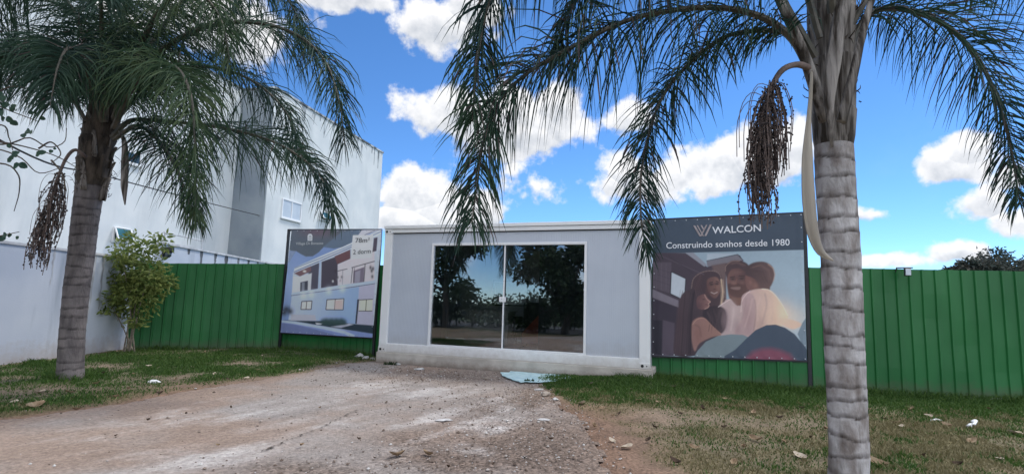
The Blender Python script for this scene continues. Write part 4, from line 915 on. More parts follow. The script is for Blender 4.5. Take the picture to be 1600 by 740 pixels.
def paint_house(p):
    a = lambda x, y: (440+x/7.4, 350+y/7.4); b = lambda x, y: (440+x/5.69, 400+y/5.69)
    A = lambda l: [a(x, y) for x, y in l]; B = lambda l: [b(x, y) for x, y in l]
    p.c[:] = lin(112, 132, 172)
    p.blob(450, 440, 30, 40, (150, 165, 195), .6)
    # facade body
    p.poly(A([(130, 560), (480, 400), (800, 250), (1150, 60), (1150, 1330), (90, 1330)]), (176, 182, 198), .6)
    # roof slab edge
    p.poly(A([(150, 500), (470, 360), (830, 205), (1150, 60), (1150, 110), (820, 260), (470, 410), (135, 560)]), (188, 198, 222), .5)
    p.line(A([(150, 505), (470, 385), (830, 232), (1150, 85)]), .7, (70, 84, 116)); p.line(A([(140, 552), (470, 412), (810, 262)]), .9, (74, 82, 110))
    # recessed loggia
    p.poly(B([(110, 155), (340, 55), (340, 295), (250, 305), (240, 150)]), (74, 70, 82), .6)
    p.poly(B([(108, 152), (260, 90), (262, 130), (165, 180)]), (112, 82, 84), .8)
    p.poly(B([(355, 50), (600, -40), (610, 25), (500, 70), (500, 270), (350, 290)]), (66, 58, 68), .6)
    p.poly(B([(470, 0), (612, -60), (612, 20), (495, 72)]), (96, 64, 66), .8)
    p.poly(B([(500, 75), (612, 22), (640, -70), (825, -80), (825, 240), (500, 275)]), (192, 182, 184), .7)
    p.poly(B([(100, 180), (160, 180), (270, 150), (258, 310), (95, 340)]), (190, 188, 194), .7)
    p.poly(B([(166, 232), (235, 216), (232, 315), (164, 325)]), (62, 62, 72), .5); p.poly(B([(180, 236), (205, 230), (202, 312), (178, 318)]), (120, 122, 132), .5)
    p.line(B([(345, 40), (332, 292)]), 3.0, (160, 172, 200))
    p.blob(*b(205, 134), 2.2, 1.4, (255, 244, 226), .95); p.blob(*b(750, 274), 2.2, 1.4, (255, 244, 226), .9)
    # plants and balcony rails
    for x, y in ((480, 130), (500, 190), (520, 210), (535, 185), (470, 210)): p.blob(*b(x, y), 1.6, 2.4, (54, 40, 44), .8)
    p.blob(*b(515, 205), 3, 2.5, (205, 196, 200), .7); p.blob(*b(455, 222), 1.2, 1.6, (230, 226, 230), .8)
    p.poly(B([(640, 130), (735, 95), (728, 232), (636, 240)]), (112, 100, 112), .6); p.poly(B([(655, 140), (700, 125), (694, 228), (650, 234)]), (140, 134, 146), .6)
    p.line(B([(622, 102), (828, 44)]), .9, (36, 34, 42)); p.line(B([(498, 132), (585, 112)]), .8, (44, 40, 48)); p.line(B([(632, 100), (618, 238)]), .8, (40, 38, 46)); p.line(B([(742, 68), (730, 232)]), .9, (40, 38, 46))
    p.line(B([(648, 104), (640, 236)]), .6, (60, 56, 66)); p.line(B([(545, 120), (540, 265)]), .5, (120, 118, 128))
    for x, y in ((790, 100), (800, 130), (812, 110), (805, 180)): p.blob(*b(x, y), 1.8, 3.0, (30, 30, 36), .9)
    # floor slab
    p.poly(B([(90, 325), (480, 262), (830, 215), (830, 242), (480, 295), (85, 350)]), (168, 178, 202), .5); p.line(B([(85, 350), (480, 297), (830, 243)]), .9, (62, 68, 90))
    # ground storey
    p.poly(B([(90, 352), (480, 300), (690, 272), (665, 600), (60, 570)]), (170, 178, 198), .6, grad=(b(150, 350), b(600, 420), (138, 160, 202)))
    for x, y in ((195, 345), (265, 335), (420, 305), (540, 288)): p.blob(*b(x, y), 5, 6, (205, 210, 225), .55)
    p.poly(B([(690, 272), (830, 246), (812, 620), (665, 602)]), (168, 164, 180), .7)
    def win(l, fr=(30, 30, 38)):
        p.poly(B(l), (206, 192, 186), .5); l2 = l+[l[0]]; p.line(B(l2), 1.0, fr)
        m0 = ((l[0][0]+l[1][0])/2, (l[0][1]+l[1][1])/2); m1 = ((l[3][0]+l[2][0])/2, (l[3][1]+l[2][1])/2); p.line(B([m0, m1]), .9, fr)
    win([(180, 402), (270, 396), (264, 472), (172, 472)]); win([(402, 386), (555, 376), (548, 476), (392, 474)])
    p.poly(B([(475, 392), (545, 386), (540, 468), (470, 468)]), (176, 150, 146), .8, .6)
    p.poly(B([(690, 390), (812, 382), (806, 484), (684, 486)]), (214, 204, 176), .6); p.line(B([(690, 388), (812, 382)]), .9, (30, 30, 38)); p.line(B([(684, 486), (806, 486)]), .9, (30, 30, 38)); p.line(B([(754, 386), (746, 486)]), .9, (30, 30, 38))
    p.poly(B([(672, 382), (688, 382), (668, 600), (654, 598)]), (36, 36, 46), .5)
    # garden and pavement
    p.poly(B([(-20, 565), (120, 570), (370, 575), (660, 602), (830, 615), (830, 700), (500, 640), (100, 590), (-20, 580)]), (34, 48, 58), .8)
    p.poly(B([(85, 515), (300, 520), (310, 572), (80, 570)]), (172, 170, 180), .6); p.poly(B([(300, 590), (365, 595), (350, 608), (310, 606)]), (190, 190, 196), .6); p.poly(B([(440, 625), (600, 598), (640, 606), (530, 634)]), (176, 176, 188), .6)
    for k in range(14): p.blob(*b(365+k*15, 580+8*math.sin(k*2.1)), 4, 4.5, (40+5*(k % 3), 66, 62), .85)
    for x, y, r in ((40, 470, 6), (75, 490, 5), (20, 500, 5)): p.blob(*b(x, y), r, 5, (46, 46, 50), .9)
    p.poly(B([(-20, 568), (150, 590), (420, 636), (640, 662), (830, 690), (830, 800), (-20, 800)]), (122, 136, 178), .8)
    p.poly(B([(-20, 566), (120, 578), (380, 622), (560, 660), (650, 700), (640, 735), (560, 690), (360, 645), (100, 598), (-20, 584)]), (168, 178, 206), .8)
    p.poly(B([(-20, 590), (110, 605), (300, 650), (480, 700), (560, 760), (-20, 760)]), (104, 112, 150), 1)
    # dark wave of the header, with a red glow of the print
    p.poly(A([(60, 30), (1000, 30), (920, 85), (880, 150), (800, 215), (700, 262), (600, 280), (560, 272), (490, 262), (430, 325), (360, 370), (280, 375), (220, 345), (165, 310), (120, 380), (90, 420), (60, 420)]), (80, 87, 96), .6)
    p.poly(A([(60, 300), (165, 312), (125, 375), (90, 440), (60, 440)]), (122, 134, 160), .8)
    p.poly(A([(690, 90), (920, 60), (900, 120), (800, 214), (700, 260), (600, 278), (480, 262)]), (88, 102, 118), 1.2)
    p.blob(*a(420, 90), 26, 8, (104, 66, 76), .5)
    p.poly(A([(925, 70), (1150, 55), (1150, 62), (960, 130), (885, 130)]), (182, 180, 186), .6)
    # price tag
    p.poly(A([(825, 128), (1058, 122), (1050, 330), (1035, 385), (800, 405), (815, 240)]), (196, 194, 190), .5)
    p.poly(A([(1065, 160), (1110, 150), (1095, 310), (1050, 320)]), (70, 62, 72), .6); p.line(A([(960, 125), (1080, 72)]), .7, (70, 76, 100))
lbf = Frame(G(435, 543), G(580, 555))
LQ = [(455.5, 359), (597, 359), (582, 527), (438, 519)]
def left_banner():
    off = .03
    e = banner('advertising_billboard', lbf, LQ, 'billboard picturing a modern two storey house with a price tag, left of the cabin', paint_house, 230, 225, off, 1.75, (.03, 3.20))
    o2 = off+.012
    lettering(e, lbf, o2, '78m²', (555, 379.0), (577.5, 378), 7.2, M['letter_grey'], .0)
    lettering(e, lbf, o2, '2 dorm', (551.5, 397), (579, 395.2), 7.0, M['letter_grey'], .0)
    lettering(e, lbf, o2, 'Village Di Bonasso', (462, 382.3), (505, 381.5), 4.0, M['letter_fine'], .012)
    arch = [(480.5, 376), (480.5, 368), (482, 365.6), (484.5, 364.8), (487, 365.6), (488.3, 368), (488, 376)]
    decal(e, lbf, o2, [arch], M['letter'], 'emblem')
    decal(e, lbf, o2+.002, [[(482, 371), (482.6, 368.6), (484.5, 367.3), (486.3, 368.6), (486.7, 371)], [(481.8, 372.3), (486.7, 372.3), (486.7, 374.4), (481.8, 374.4)]], M['letter_fine'], 'emblem')
left_banner()

# ------------------------------------------------------------------ palms
def frond_mesh(ctrl, n_leaf, leaf_len, width, droop, r0=.028, start=.14, rows=3, dry=0., wild=.25, dense=2.6):
    """rachis tube and its leaflets as one frond"""
    n_leaf = int(n_leaf*dense); leaf_len *= 1.42; width *= .64; droop *= 1.05; mb = MB(); K = 46; c = spline(ctrl, K)
    mb.mi = 1; mb.tube(c, [r0*(1-i/(K-1))**.8+.004 for i in range(K)], 6, flat=.8)
    # arc-length table
    seg = [0]
    for i in range(1, K): seg.append(seg[-1]+(c[i]-c[i-1]).length)
    Lt = seg[-1]; vs = []; fs = []; ms = []
    dn = Vector((0, 0, -1))
    for k in range(n_leaf):
        for side in (-1, 1):
            t = start+(1-start)*((k+random.random())/n_leaf); s = t*Lt
            i = min(K-2, max(0, next((j-1 for j in range(1, K) if seg[j] >= s), K-2))); u = (s-seg[i])/max(1e-6, seg[i+1]-seg[i])
            p0 = c[i].lerp(c[i+1], u); T = (c[i+1]-c[i]).normalized(); S = T.cross(Vector((0, 0, 1)))
            if S.length < .15: S = T.cross(Vector((.3, 1, .1)))
            S.normalize(); N = S.cross(T)
            ph = math.radians(random.choice((-38, 0, 34)) + random.gauss(0, 16))
            d = S*side*math.cos(ph)+N*math.sin(ph); tt = (t-start)/(1-start)
            d = (d*(.95-.35*tt)+T*(.28+.5*tt*tt)).normalized()
            ln = leaf_len*(.45+.55*min(1, tt*5))*(1-.62*max(0, tt-.45)/.55)*random.uniform(.72, 1.12); nn = 5; q = p0.copy(); w = width*random.uniform(.7, 1.2)
            ax = d.cross(Vector((random.uniform(-1, 1), random.uniform(-1, 1), random.uniform(-.4, .4))))
            dr = droop*random.uniform(.55, 1.25); o = len(vs)
            dd = d+Vector((random.gauss(0, wild*.4), random.gauss(0, wild*.4), random.gauss(0, wild*.3)))
            for j in range(nn):
                f = j/(nn-1); ww = w*(.55, 1., .95, .65, .08)[j]*.5; cur = dd.lerp(dn, min(.97, dr*f**.8)).normalized()
                if ax.length < .05: ax = Vector((1, 0, 0))
                a = (ax-cur*ax.dot(cur)).normalized(); vs += [q-a*ww, q+a*ww]
                if j: fs.append((o+2*j-2, o+2*j-1, o+2*j+1, o+2*j)); ms.append(2 if random.random() < dry else 0)
                q = q+cur*(ln/(nn-1))
    mb.mi = 0; o = len(mb.v); mb.v += [tuple(x) for x in vs]; mb.f += [tuple(i+o for i in f) for f in fs]; mb.m += ms
    return mb

def trunk_obj(name, prof, ring, m, parent, seg=44, dz=.013, flare=.03, seed=1):
    """ringed palm trunk: prof = (z, x, y, radius) rows"""
    rnd = random.Random(seed); z0, z1 = prof[0][0], prof[-1][0]; zs = [p[0] for p in prof]
    marks = [z0-.1]
    while marks[-1] < z1+.3: marks.append(marks[-1]+rnd.uniform(*ring))
    ph = [(rnd.uniform(0, 6.28), rnd.uniform(.008, .026), rnd.uniform(0, 6.28)) for _ in marks]
    rows = int((z1-z0)/dz); vs = []; fs = []; cs = []
    for r in range(rows+1):
        z = z0+(z1-z0)*r/rows; x = np.interp(z, zs, [p[1] for p in prof]); y = np.interp(z, zs, [p[2] for p in prof]); R = np.interp(z, zs, [p[3] for p in prof])
        for j in range(seg):
            th = 2*math.pi*j/seg
            b = [mk+a*math.sin(th+f)+.006*math.sin(5*th+g) for mk, (f, a, g) in zip(marks, ph)]
            k = 0
            while k < len(b)-2 and b[k+1] < z: k += 1
            f = (z-b[k])/max(.01, b[k+1]-b[k]); f = min(1, max(0, f)); gap = b[k+1]-b[k]
            rr = R*(1+flare*(f**3)-.012+.012*math.sin(3*th+z*2))
            nz = mnoise.noise(Vector((math.cos(th)*2, math.sin(th)*2, z*5)))*.012; rr *= 1+nz
            vs.append((x+rr*math.cos(th), y+rr*math.sin(th), z))
            d = min(f*gap, (1-f)*gap); wd = .016+.05*(.5+.5*mnoise.noise(Vector((math.cos(th)*1.3+k*7.7, math.sin(th)*1.3, seed)))); sc = max(0, 1-(f*gap)/wd)**.6+max(0, 1-((1-f)*gap)/.006)*.5; sc *= .8+.5*mnoise.noise(Vector((math.cos(th)*2+k*3.3, math.sin(th)*2, k*1.7)))
            tone = rnd.random()*.0+mnoise.noise(Vector((k*3.1, seed, 0)))*.5+.5
            cs.append((min(1, sc), tone, f, 1))
    for r in range(rows):
        for j in range(seg):
            a = r*seg+j; b = r*seg+(j+1) % seg; fs.append((a, b, b+seg, a+seg))
    fs.append(tuple(rows*seg+j for j in range(seg)))
    me = np_mesh(name, vs, fs); add_attr(me, 'Ring', np.array(cs)); me.materials.append(m); me.polygons.foreach_set('use_smooth', [True]*len(me.polygons))
    o = bpy.data.objects.new(name, me); col.objects.link(o); o.parent = parent
    return o
def palm_bark(name, light, mid, dark):
    ma = mat(name, mid, light, 7, .92, 12, bump=.7, bscale=45, stretch=(1, 1, .45), contrast=(.38, .60)); N, L, b = nodes_of(ma)
    cr = [n for n in N if n.type == 'VALTORGB'][0]; at = N.new('ShaderNodeAttribute'); at.attribute_name = 'Ring'
    sp = N.new('ShaderNodeSeparateColor'); L.new(at.outputs['Color'], sp.inputs[0])
    tc = N.new('ShaderNodeTexCoord'); mp = N.new('ShaderNodeMapping'); mp.inputs['Scale'].default_value = (1, 1, .16); L.new(tc.outputs['Object'], mp.inputs[0])
    no = N.new('ShaderNodeTexNoise'); no.inputs['Scale'].default_value = 22; no.inputs['Detail'].default_value = 7; L.new(mp.outputs[0], no.inputs['Vector'])
    # ring scars, broken up by the streak noise
    m1 = N.new('ShaderNodeMath'); m1.operation = 'MULTIPLY_ADD'; L.new(sp.outputs[0], m1.inputs[0]); m1.inputs[1].default_value = .95
    mr = N.new('ShaderNodeMapRange'); L.new(no.outputs[0], mr.inputs[0]); mr.inputs[1].default_value = .54; mr.inputs[2].default_value = .78; mr.inputs[4].default_value = .5
    L.new(mr.outputs[0], m1.inputs[2]); m1.use_clamp = True
    mx = N.new('ShaderNodeMix'); mx.data_type = 'RGBA'; L.new(m1.outputs[0], mx.inputs[0]); mx.inputs[7].default_value = (*dark, 1)
    tn = N.new('ShaderNodeMapRange'); L.new(sp.outputs[1], tn.inputs[0]); tn.inputs[3].default_value = .72; tn.inputs[4].default_value = 1.2
    sc = N.new('ShaderNodeVectorMath'); sc.operation = 'SCALE'; L.new(cr.outputs[0], sc.inputs[0]); L.new(tn.outputs[0], sc.inputs['Scale']); L.new(sc.outputs[0], mx.inputs[6])
    L.new(mx.outputs[2], b.inputs['Base Color'])
    return ma
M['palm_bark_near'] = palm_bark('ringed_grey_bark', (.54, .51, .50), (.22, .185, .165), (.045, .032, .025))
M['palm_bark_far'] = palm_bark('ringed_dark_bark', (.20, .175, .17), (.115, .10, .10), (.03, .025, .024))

def bases(parent, axis, n, r, L, lean, m, seed):
    """old leaf bases clasping the trunk below the crown"""
    rnd = random.Random(seed); mb = MB()
    for k in range(n):
        th = k*2.399+rnd.uniform(-.2, .2); t = k/n; p = axis(t); w = rnd.uniform(.045, .07); ln = L*rnd.uniform(.7, 1.2)
        o = Vector((math.cos(th), math.sin(th), 0)); pts = [p+o*(r*.86), p+o*(r*1.0)+Vector((0, 0, ln*.4)), p+o*(r*1.05+lean*.35)+Vector((0, 0, ln*.75)), p+o*(r*1.12+lean)+Vector((0, 0, ln))]
        mb.mi = 0 if rnd.random() < .6 else 1
        mb.tube(spline(pts, 8), [w*1.15, w*1.2, w*1.05, w*.9, w*.8, w*.7, w*.6, w*.45], 8, flat=.55)
        # ragged fibres
        mb.mi = 1
        for q in range(12):
            a = p+o*(r*1.04)+Vector((rnd.uniform(-.07, .07), rnd.uniform(-.07, .07), rnd.uniform(0, ln*.7))); b = a+o*rnd.uniform(.01, .05)+Vector((rnd.uniform(-.05, .05), rnd.uniform(-.05, .05), rnd.uniform(-.12, .10)))
            mb.tube([a, a.lerp(b, .5)+o*.015, b], [.006, .005, .002], 3)
    return mb.build('leaf_bases', [m, M['fibre']], parent, smooth=True)

def fruit_bunch(parent, stalk, n, length, spread, seed, strand_r=.004, fr_r=.011, per=13):
    rnd = random.Random(seed); mb = MB(); c = spline(stalk, 26); mb.tube(c, [.027-.014*i/25 for i in range(26)], 8)
    st = mb.build('fruit_bunch', M['fruit_stalk'], parent, smooth=True)
    mb = MB(); ico = [(0, 0, 1), (.9, 0, 0), (0, .9, 0), (-.9, 0, 0), (0, -.9, 0), (0, 0, -1)]; icf = [(0, 1, 2), (0, 2, 3), (0, 3, 4), (0, 4, 1), (5, 2, 1), (5, 3, 2), (5, 4, 3), (5, 1, 4)]
    for k in range(n):
        i = int(11+14*(k/n)); p = c[min(25, i)]; th = rnd.uniform(0, 6.28); o = Vector((math.cos(th), math.sin(th), 0)); ln = length*rnd.uniform(.6, 1.05)*(1-.45*(k/n))
        sp = spread*rnd.uniform(.2, 1.)
        pts = [p, p+o*sp*.55+Vector((0, 0, -ln*.10)), p+o*sp*.95+Vector((0, 0, -ln*.5)), p+o*sp*.80+Vector((rnd.uniform(-.03, .03), rnd.uniform(-.03, .03), -ln))]
        s = spline(pts, 12); mb.mi = 1; mb.tube(s, strand_r, 3); mb.mi = 0
        for q in range(per):
            a = s[2+int(9*(q+rnd.random())/per)]; r = fr_r*rnd.uniform(.7, 1.25); e = a+Vector((rnd.gauss(0, .008), rnd.gauss(0, .008), rnd.gauss(0, .02)))
            mb.add([e+Vector(v)*r for v in ico], icf)
    # a few bare strands curling off the top
    mb.mi = 1
    for k in range(9):
        p = c[12+k % 8]; th = rnd.uniform(0, 6.28); o = Vector((math.cos(th), math.sin(th)*.6, 0)); sp = spread*rnd.uniform(1.0, 1.5)
        mb.tube(spline([p, p+o*sp*.6+Vector((0, 0, .03)), p+o*sp+Vector((0, 0, -.12)), p+o*sp*1.05+Vector((0, 0, -.4))], 10), .0035, 3)
    mb.build('fruit_strands', [M['fruit'], M['fruit_stalk']], st)

def spathe(parent, pts, wid, m=None):
    """woody boat-shaped bract"""
    K = 30; c = spline(pts, K); ws = np.interp(np.linspace(0, 1, K), np.linspace(0, 1, len(wid)), wid); mb = MB(); vs = []; fs = []
    n = 7
    for i in range(K):
        T = (c[min(K-1, i+1)]-c[max(0, i-1)]).normalized(); a = T.cross(Vector((0, 1, 0))).normalized(); b = T.cross(a).normalized()
        if b.y > 0: b = -b
        for sgn in (0, .008):
            for j in range(n):
                t = (j/(n-1)-.5)*2; vs.append(c[i]+a*(t*ws[i])+b*((1-t*t)*ws[i]*.55-sgn))
    for i in range(K-1):
        for j in range(n-1):
            q = i*2*n+j; fs.append((q, q+1, q+2*n+1, q+2*n)); q += n; fs.append((q, q+2*n, q+2*n+1, q+1))
        for j in (0, n-1):
            q = i*2*n+j; fs.append((q, q+n, q+3*n, q+2*n))
    mb.add(vs, fs); return mb.build('spathe', m or M['spathe'], parent, smooth=True)

def PP(l, base): return [P(*q)-base for q in l]

def near_palm():
    base = G(1326, 760); e = empty('palm_tree', tuple(base)); Y = base.y
    tag(e, 'near grey ringed palm on the right lawn with pale hanging spathe and long drooping fronds', 'palm tree')
    prof = []
    for py, cx, hw in [(775, 1326.5, 33), (740, 1326, 30.5), (700, 1327, 30), (600, 1322, 30), (500, 1317, 31), (400, 1313, 31), (300, 1306, 31.5), (235, 1303, 31.5), (205, 1302, 28.5)]:
        q = P(cx, py, Y); prof.append((q.z, q.x-base.x, q.y-base.y, hw/FPX*Y*.90))
    prof[0] = (-.08, prof[0][1], prof[0][2], prof[0][3])
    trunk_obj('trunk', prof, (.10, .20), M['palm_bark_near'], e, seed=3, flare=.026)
    # crownshaft of clasping leaf bases
    pr = []
    for py, cx, hw in [(232, 1303, 30.5), (215, 1303, 33.5), (190, 1303, 34.5), (150, 1302, 36.5), (100, 1300, 38), (40, 1299, 39), (-40, 1299, 40), (-130, 1300, 40), (-220, 1300, 26)]:
        q = P(cx, py, Y); pr.append((q.z, q.x-base.x, q.y-base.y, hw/FPX*Y*.90))
    trunk_obj('crownshaft', pr, (.3, .5), M['petiole'], e, seed=5, dz=.02, flare=.05)
    def axis(t): q = P(1300, 165-290*t, Y)-base; return q
    bases(e, axis, 22, .135, .56, .03, M['petiole'], 4)
    fr = [
        ([(1278, 150, 4.3), (1258, 95, 4.2), (1232, 55, 4.1), (1185, 25, 4.05), (1110, 12, 4.0), (1000, 26, 3.9), (900, 70, 3.8), (805, 130, 3.75), (760, 205, 3.7), (737, 350, 3.7)], 150, .60, .019, .95, .034, .14, .12),
        ([(1280, 140, 4.35), (1255, 72, 4.3), (1215, 49, 4.3), (1140, 55, 4.3), (1085, 92, 4.3), (1042, 140, 4.3), (1018, 195, 4.3), (1002, 270, 4.3), (1002, 345, 4.3), (1012, 395, 4.3)], 120, .42, .018, .75, .024, .2, .06),
        ([(1325, 80, 4.4), (1355, 25, 4.45), (1405, 14, 4.5), (1475, 38, 4.55), (1525, 88, 4.55), (1556, 150, 4.5), (1578, 225, 4.5), (1594, 320, 4.5)], 130, .47, .018, .72, .028, .12, .12),
        ([(1272, 90, 4.2), (1238, 30, 4.1), (1190, -45, 4.0), (1080, -130, 3.9), (940, -150, 3.75), (820, -95, 3.6), (765, 0, 3.6), (745, 110, 3.6), (738, 190, 3.6)], 140, .60, .02, 1.0, .036, .15, .04),
        ([(1280, 60, 4.3), (1240, -60, 4.25), (1150, -120, 4.2), (1040, -110, 4.1), (950, -60, 4.05), (890, 20, 4.05), (870, 80, 4.05)], 110, .55, .018, .95, .028, .15, .06),
        ([(1330, 40, 4.4), (1400, -70, 4.5), (1500, -120, 4.6), (1600, -70, 4.6), (1660, 40, 4.6), (1680, 190, 4.6)], 110, .55, .019, .9, .03, .15, .05),
        ([(1320, 20, 4.5), (1380, -80, 4.8), (1440, -110, 5.2), (1500, -70, 5.6), (1530, 0, 5.8)], 90, .5, .018, .85, .026, .15, .05),
        ([(1300, 20, 4.1), (1290, -150, 3.7), (1280, -260, 3.2), (1270, -330, 2.6)], 60, .5, .018, .9, .03, .2, .0),
        ([(1300, -20, 4.6), (1290, -160, 5.2), (1270, -200, 5.9), (1250, -150, 6.5), (1240, -60, 6.8)], 90, .5, .018, .85, .026, .2, .0),
        ([(1300, -60, 4.4), (1330, -300, 4.4), (1400, -420, 4.4), (1500, -420, 4.4)], 60, .5, .018, .85, .026, .2, .0),
    ]
    for k, (ct, n, ln, w, dr, r0, st, dry) in enumerate(fr):
        frond_mesh(PP(ct, base), n, ln, w, dr, r0, st, dry=dry).build('frond', [M['palm_leaf'], M['rachis'], M['palm_leaf_dry']], e)
    fruit_bunch(e, PP([(1268, 108, 4.12), (1246, 101, 4.05), (1222, 110, 4.0), (1204, 140, 3.98), (1193, 180, 3.96), (1186, 235, 3.95), (1184, 290, 3.95)], base), 170, .70, .15, 8, fr_r=.0098, per=14)
    s = spathe(e, PP([(1269, 100, 4.1), (1267, 150, 4.07), (1264, 190, 4.05), (1262, 250, 4.03), (1264, 310, 4.03), (1270, 360, 4.03), (1282, 392, 4.04), (1302, 407, 4.06)], base), [.010, .014, .018, .042, .050, .046, .032, .005])
    # two old petioles rising at the left of the crown
    mb = MB(); mb.tube(spline(PP([(1290, 190, 4.2), (1268, 120, 4.12), (1250, 70, 4.1), (1222, 10, 4.05), (1190, -60, 4.0)], base), 14), [.052-.002*i for i in range(14)], 8, flat=.6); mb.build('petiole', M['petiole'], e, True)
    mb = MB(); mb.tube(spline(PP([(1315, 190, 4.2), (1335, 110, 4.2), (1348, 50, 4.25), (1368, -20, 4.3)], base), 14), [.05-.0015*i for i in range(14)], 8, flat=.6); mb.build('petiole', M['petiole'], e, True)
    mb = MB(); mb.tube(spline(PP([(1300, 230, 4.12), (1296, 160, 4.05), (1303, 90, 4.04), (1318, 0, 4.05), (1330, -60, 4.1)], base), 14), [.010+.045*min(1, i/6) for i in range(14)], 8, flat=.5); mb.build('petiole', M['petiole'], e, True)
near_palm()

def far_palm():
    base = G(108, 592); e = empty('palm_tree', tuple(base)); Y = base.y
    tag(e, 'farther dark palm on the left lawn, leaning slightly, with a dense green crown', 'palm tree')
    prof = []
    for py, cx, hw in [(596, 109, 21), (575, 110, 19), (520, 113, 18.5), (450, 120, 19), (400, 127, 19.5), (350, 132, 20), (300, 139, 21), (270, 142, 22), (240, 147, 24)]:
        q = P(cx, py, Y); prof.append((q.z, q.x-base.x, q.y-base.y, hw/FPX*Y*.90))
    prof[0] = (-.08, prof[0][1], prof[0][2], prof[0][3])
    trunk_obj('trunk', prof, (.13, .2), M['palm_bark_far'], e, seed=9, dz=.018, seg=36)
    pr = []
    for py, cx, hw in [(290, 141, 20.5), (262, 145, 23), (230, 150, 24), (200, 157, 24), (160, 166, 21), (120, 172, 20), (60, 178, 12)]:
        q = P(cx, py, Y); pr.append((q.z, q.x-base.x, q.y-base.y, hw/FPX*Y*.94))
    trunk_obj('crownshaft', pr, (.2, .35), M['fibre'], e, seed=11, dz=.03, seg=30, flare=.12)
    def axis(t): return P(141+32*t, 312-190*t, Y)-base
    bases(e, axis, 30, .185, .40, .05, M['petiole'], 6)
    d0 = Y
    fr = [
        ([(175, 215, 8.6), (205, 188, 8.5), (255, 190, 8.4), (325, 196, 8.3), (400, 212, 8.2), (455, 236, 8.1), (500, 275, 8.0), (522, 335, 8.0)], 125, .80, 0.0187, .85, .04, .12, .03, 0),
        ([(178, 190, 8.6), (220, 110, 8.4), (290, 55, 8.2), (370, 35, 8.0), (450, 48, 7.8), (505, 92, 7.7), (530, 160, 7.6), (538, 225, 7.6)], 135, .85, 0.0187, .8, .045, .1, .02, 0),
        ([(178, 200, 8.4), (205, 140, 7.9), (240, 105, 7.3), (275, 105, 6.9), (298, 150, 6.7), (305, 230, 6.7), (306, 330, 6.8)], 120, .72, 0.0187, .95, .04, .1, .0, 3),
        ([(178, 218, 8.5), (215, 197, 8.3), (252, 225, 8.1), (275, 262, 8.0), (292, 305, 8.0), (308, 350, 8.0)], 85, .62, 0.0173, .95, .035, .25, .1, 0),
        ([(148, 218, 8.6), (128, 178, 8.5), (92, 125, 8.4), (50, 96, 8.2), (5, 82, 8.0), (-50, 100, 7.9), (-90, 170, 7.9)], 120, .85, 0.0187, .85, .04, .2, .04, 0),
        ([(170, 190, 8.7), (183, 90, 8.6), (196, 0, 8.5), (215, -80, 8.4), (270, -130, 8.3), (330, -80, 8.2), (370, 10, 8.2)], 120, .85, 0.0187, .8, .04, .15, .0, 0),
        ([(160, 190, 8.6), (140, 90, 8.4), (110, 10, 8.2), (60, -40, 8.0), (5, -10, 7.9), (-30, 70, 7.9)], 120, .85, 0.0187, .85, .04, .12, .02, 0),
        ([(175, 180, 8.7), (235, 70, 8.8), (310, -20, 8.9), (390, -40, 8.9), (450, 0, 8.9), (480, 70, 8.9)], 120, .85, 0.0187, .85, .04, .1, .02, 0),
        ([(168, 190, 8.8), (175, 90, 9.5), (190, 45, 10.4), (215, 65, 11.2), (240, 130, 11.6)], 100, .9, 0.0202, .85, .04, .12, .02, 0),
        ([(160, 190, 8.5), (135, 110, 7.9), (112, 75, 7.3), (92, 100, 6.9), (78, 165, 6.7)], 110, .75, 0.0173, .95, .04, .12, .05, 0),
        ([(165, 190, 8.5), (160, 80, 8.0), (158, 10, 7.5), (160, -20, 7.0), (165, 0, 6.5)], 100, .7, 0.0173, .9, .04, .12, .0, 0),
        ([(178, 190, 8.6), (250, 120, 8.9), (330, 105, 9.1), (400, 130, 9.2), (450, 180, 9.2), (470, 240, 9.2)], 110, .8, 0.0187, .9, .04, .12, .03, 0),
        ([(160, 190, 8.8), (120, 110, 9.3), (70, 70, 9.8), (20, 90, 10.1), (-10, 150, 10.2)], 100, .85, 0.0187, .9, .04, .15, .04, 0),
        ([(178, 185, 8.4), (225, 60, 7.9), (265, 0, 7.5), (310, -10, 7.2), (345, 30, 7.1), (360, 100, 7.1)], 110, .75, 0.0173, .95, .04, .12, .0, 3),
    ]
    for ct, n, ln, w, dr, r0, st, dry, lm in fr:
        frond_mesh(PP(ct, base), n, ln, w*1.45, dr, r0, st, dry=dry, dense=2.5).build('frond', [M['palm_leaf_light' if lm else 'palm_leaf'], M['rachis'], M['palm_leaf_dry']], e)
    fruit_bunch(e, PP([(135, 246, 8.3), (118, 234, 8.2), (103, 248, 8.1), (90, 280, 8.05), (80, 315, 8.0), (72, 350, 8.0), (60, 385, 8.0)], base), 90, .85, .2, 12, .006, .017, 10)
    spathe(e, PP([(186, 205, 8.3), (194, 222, 8.2), (195, 255, 8.2), (194, 290, 8.2), (195, 320, 8.2)], base), [.015, .04, .06, .055, .008], M['petiole'])
far_palm()

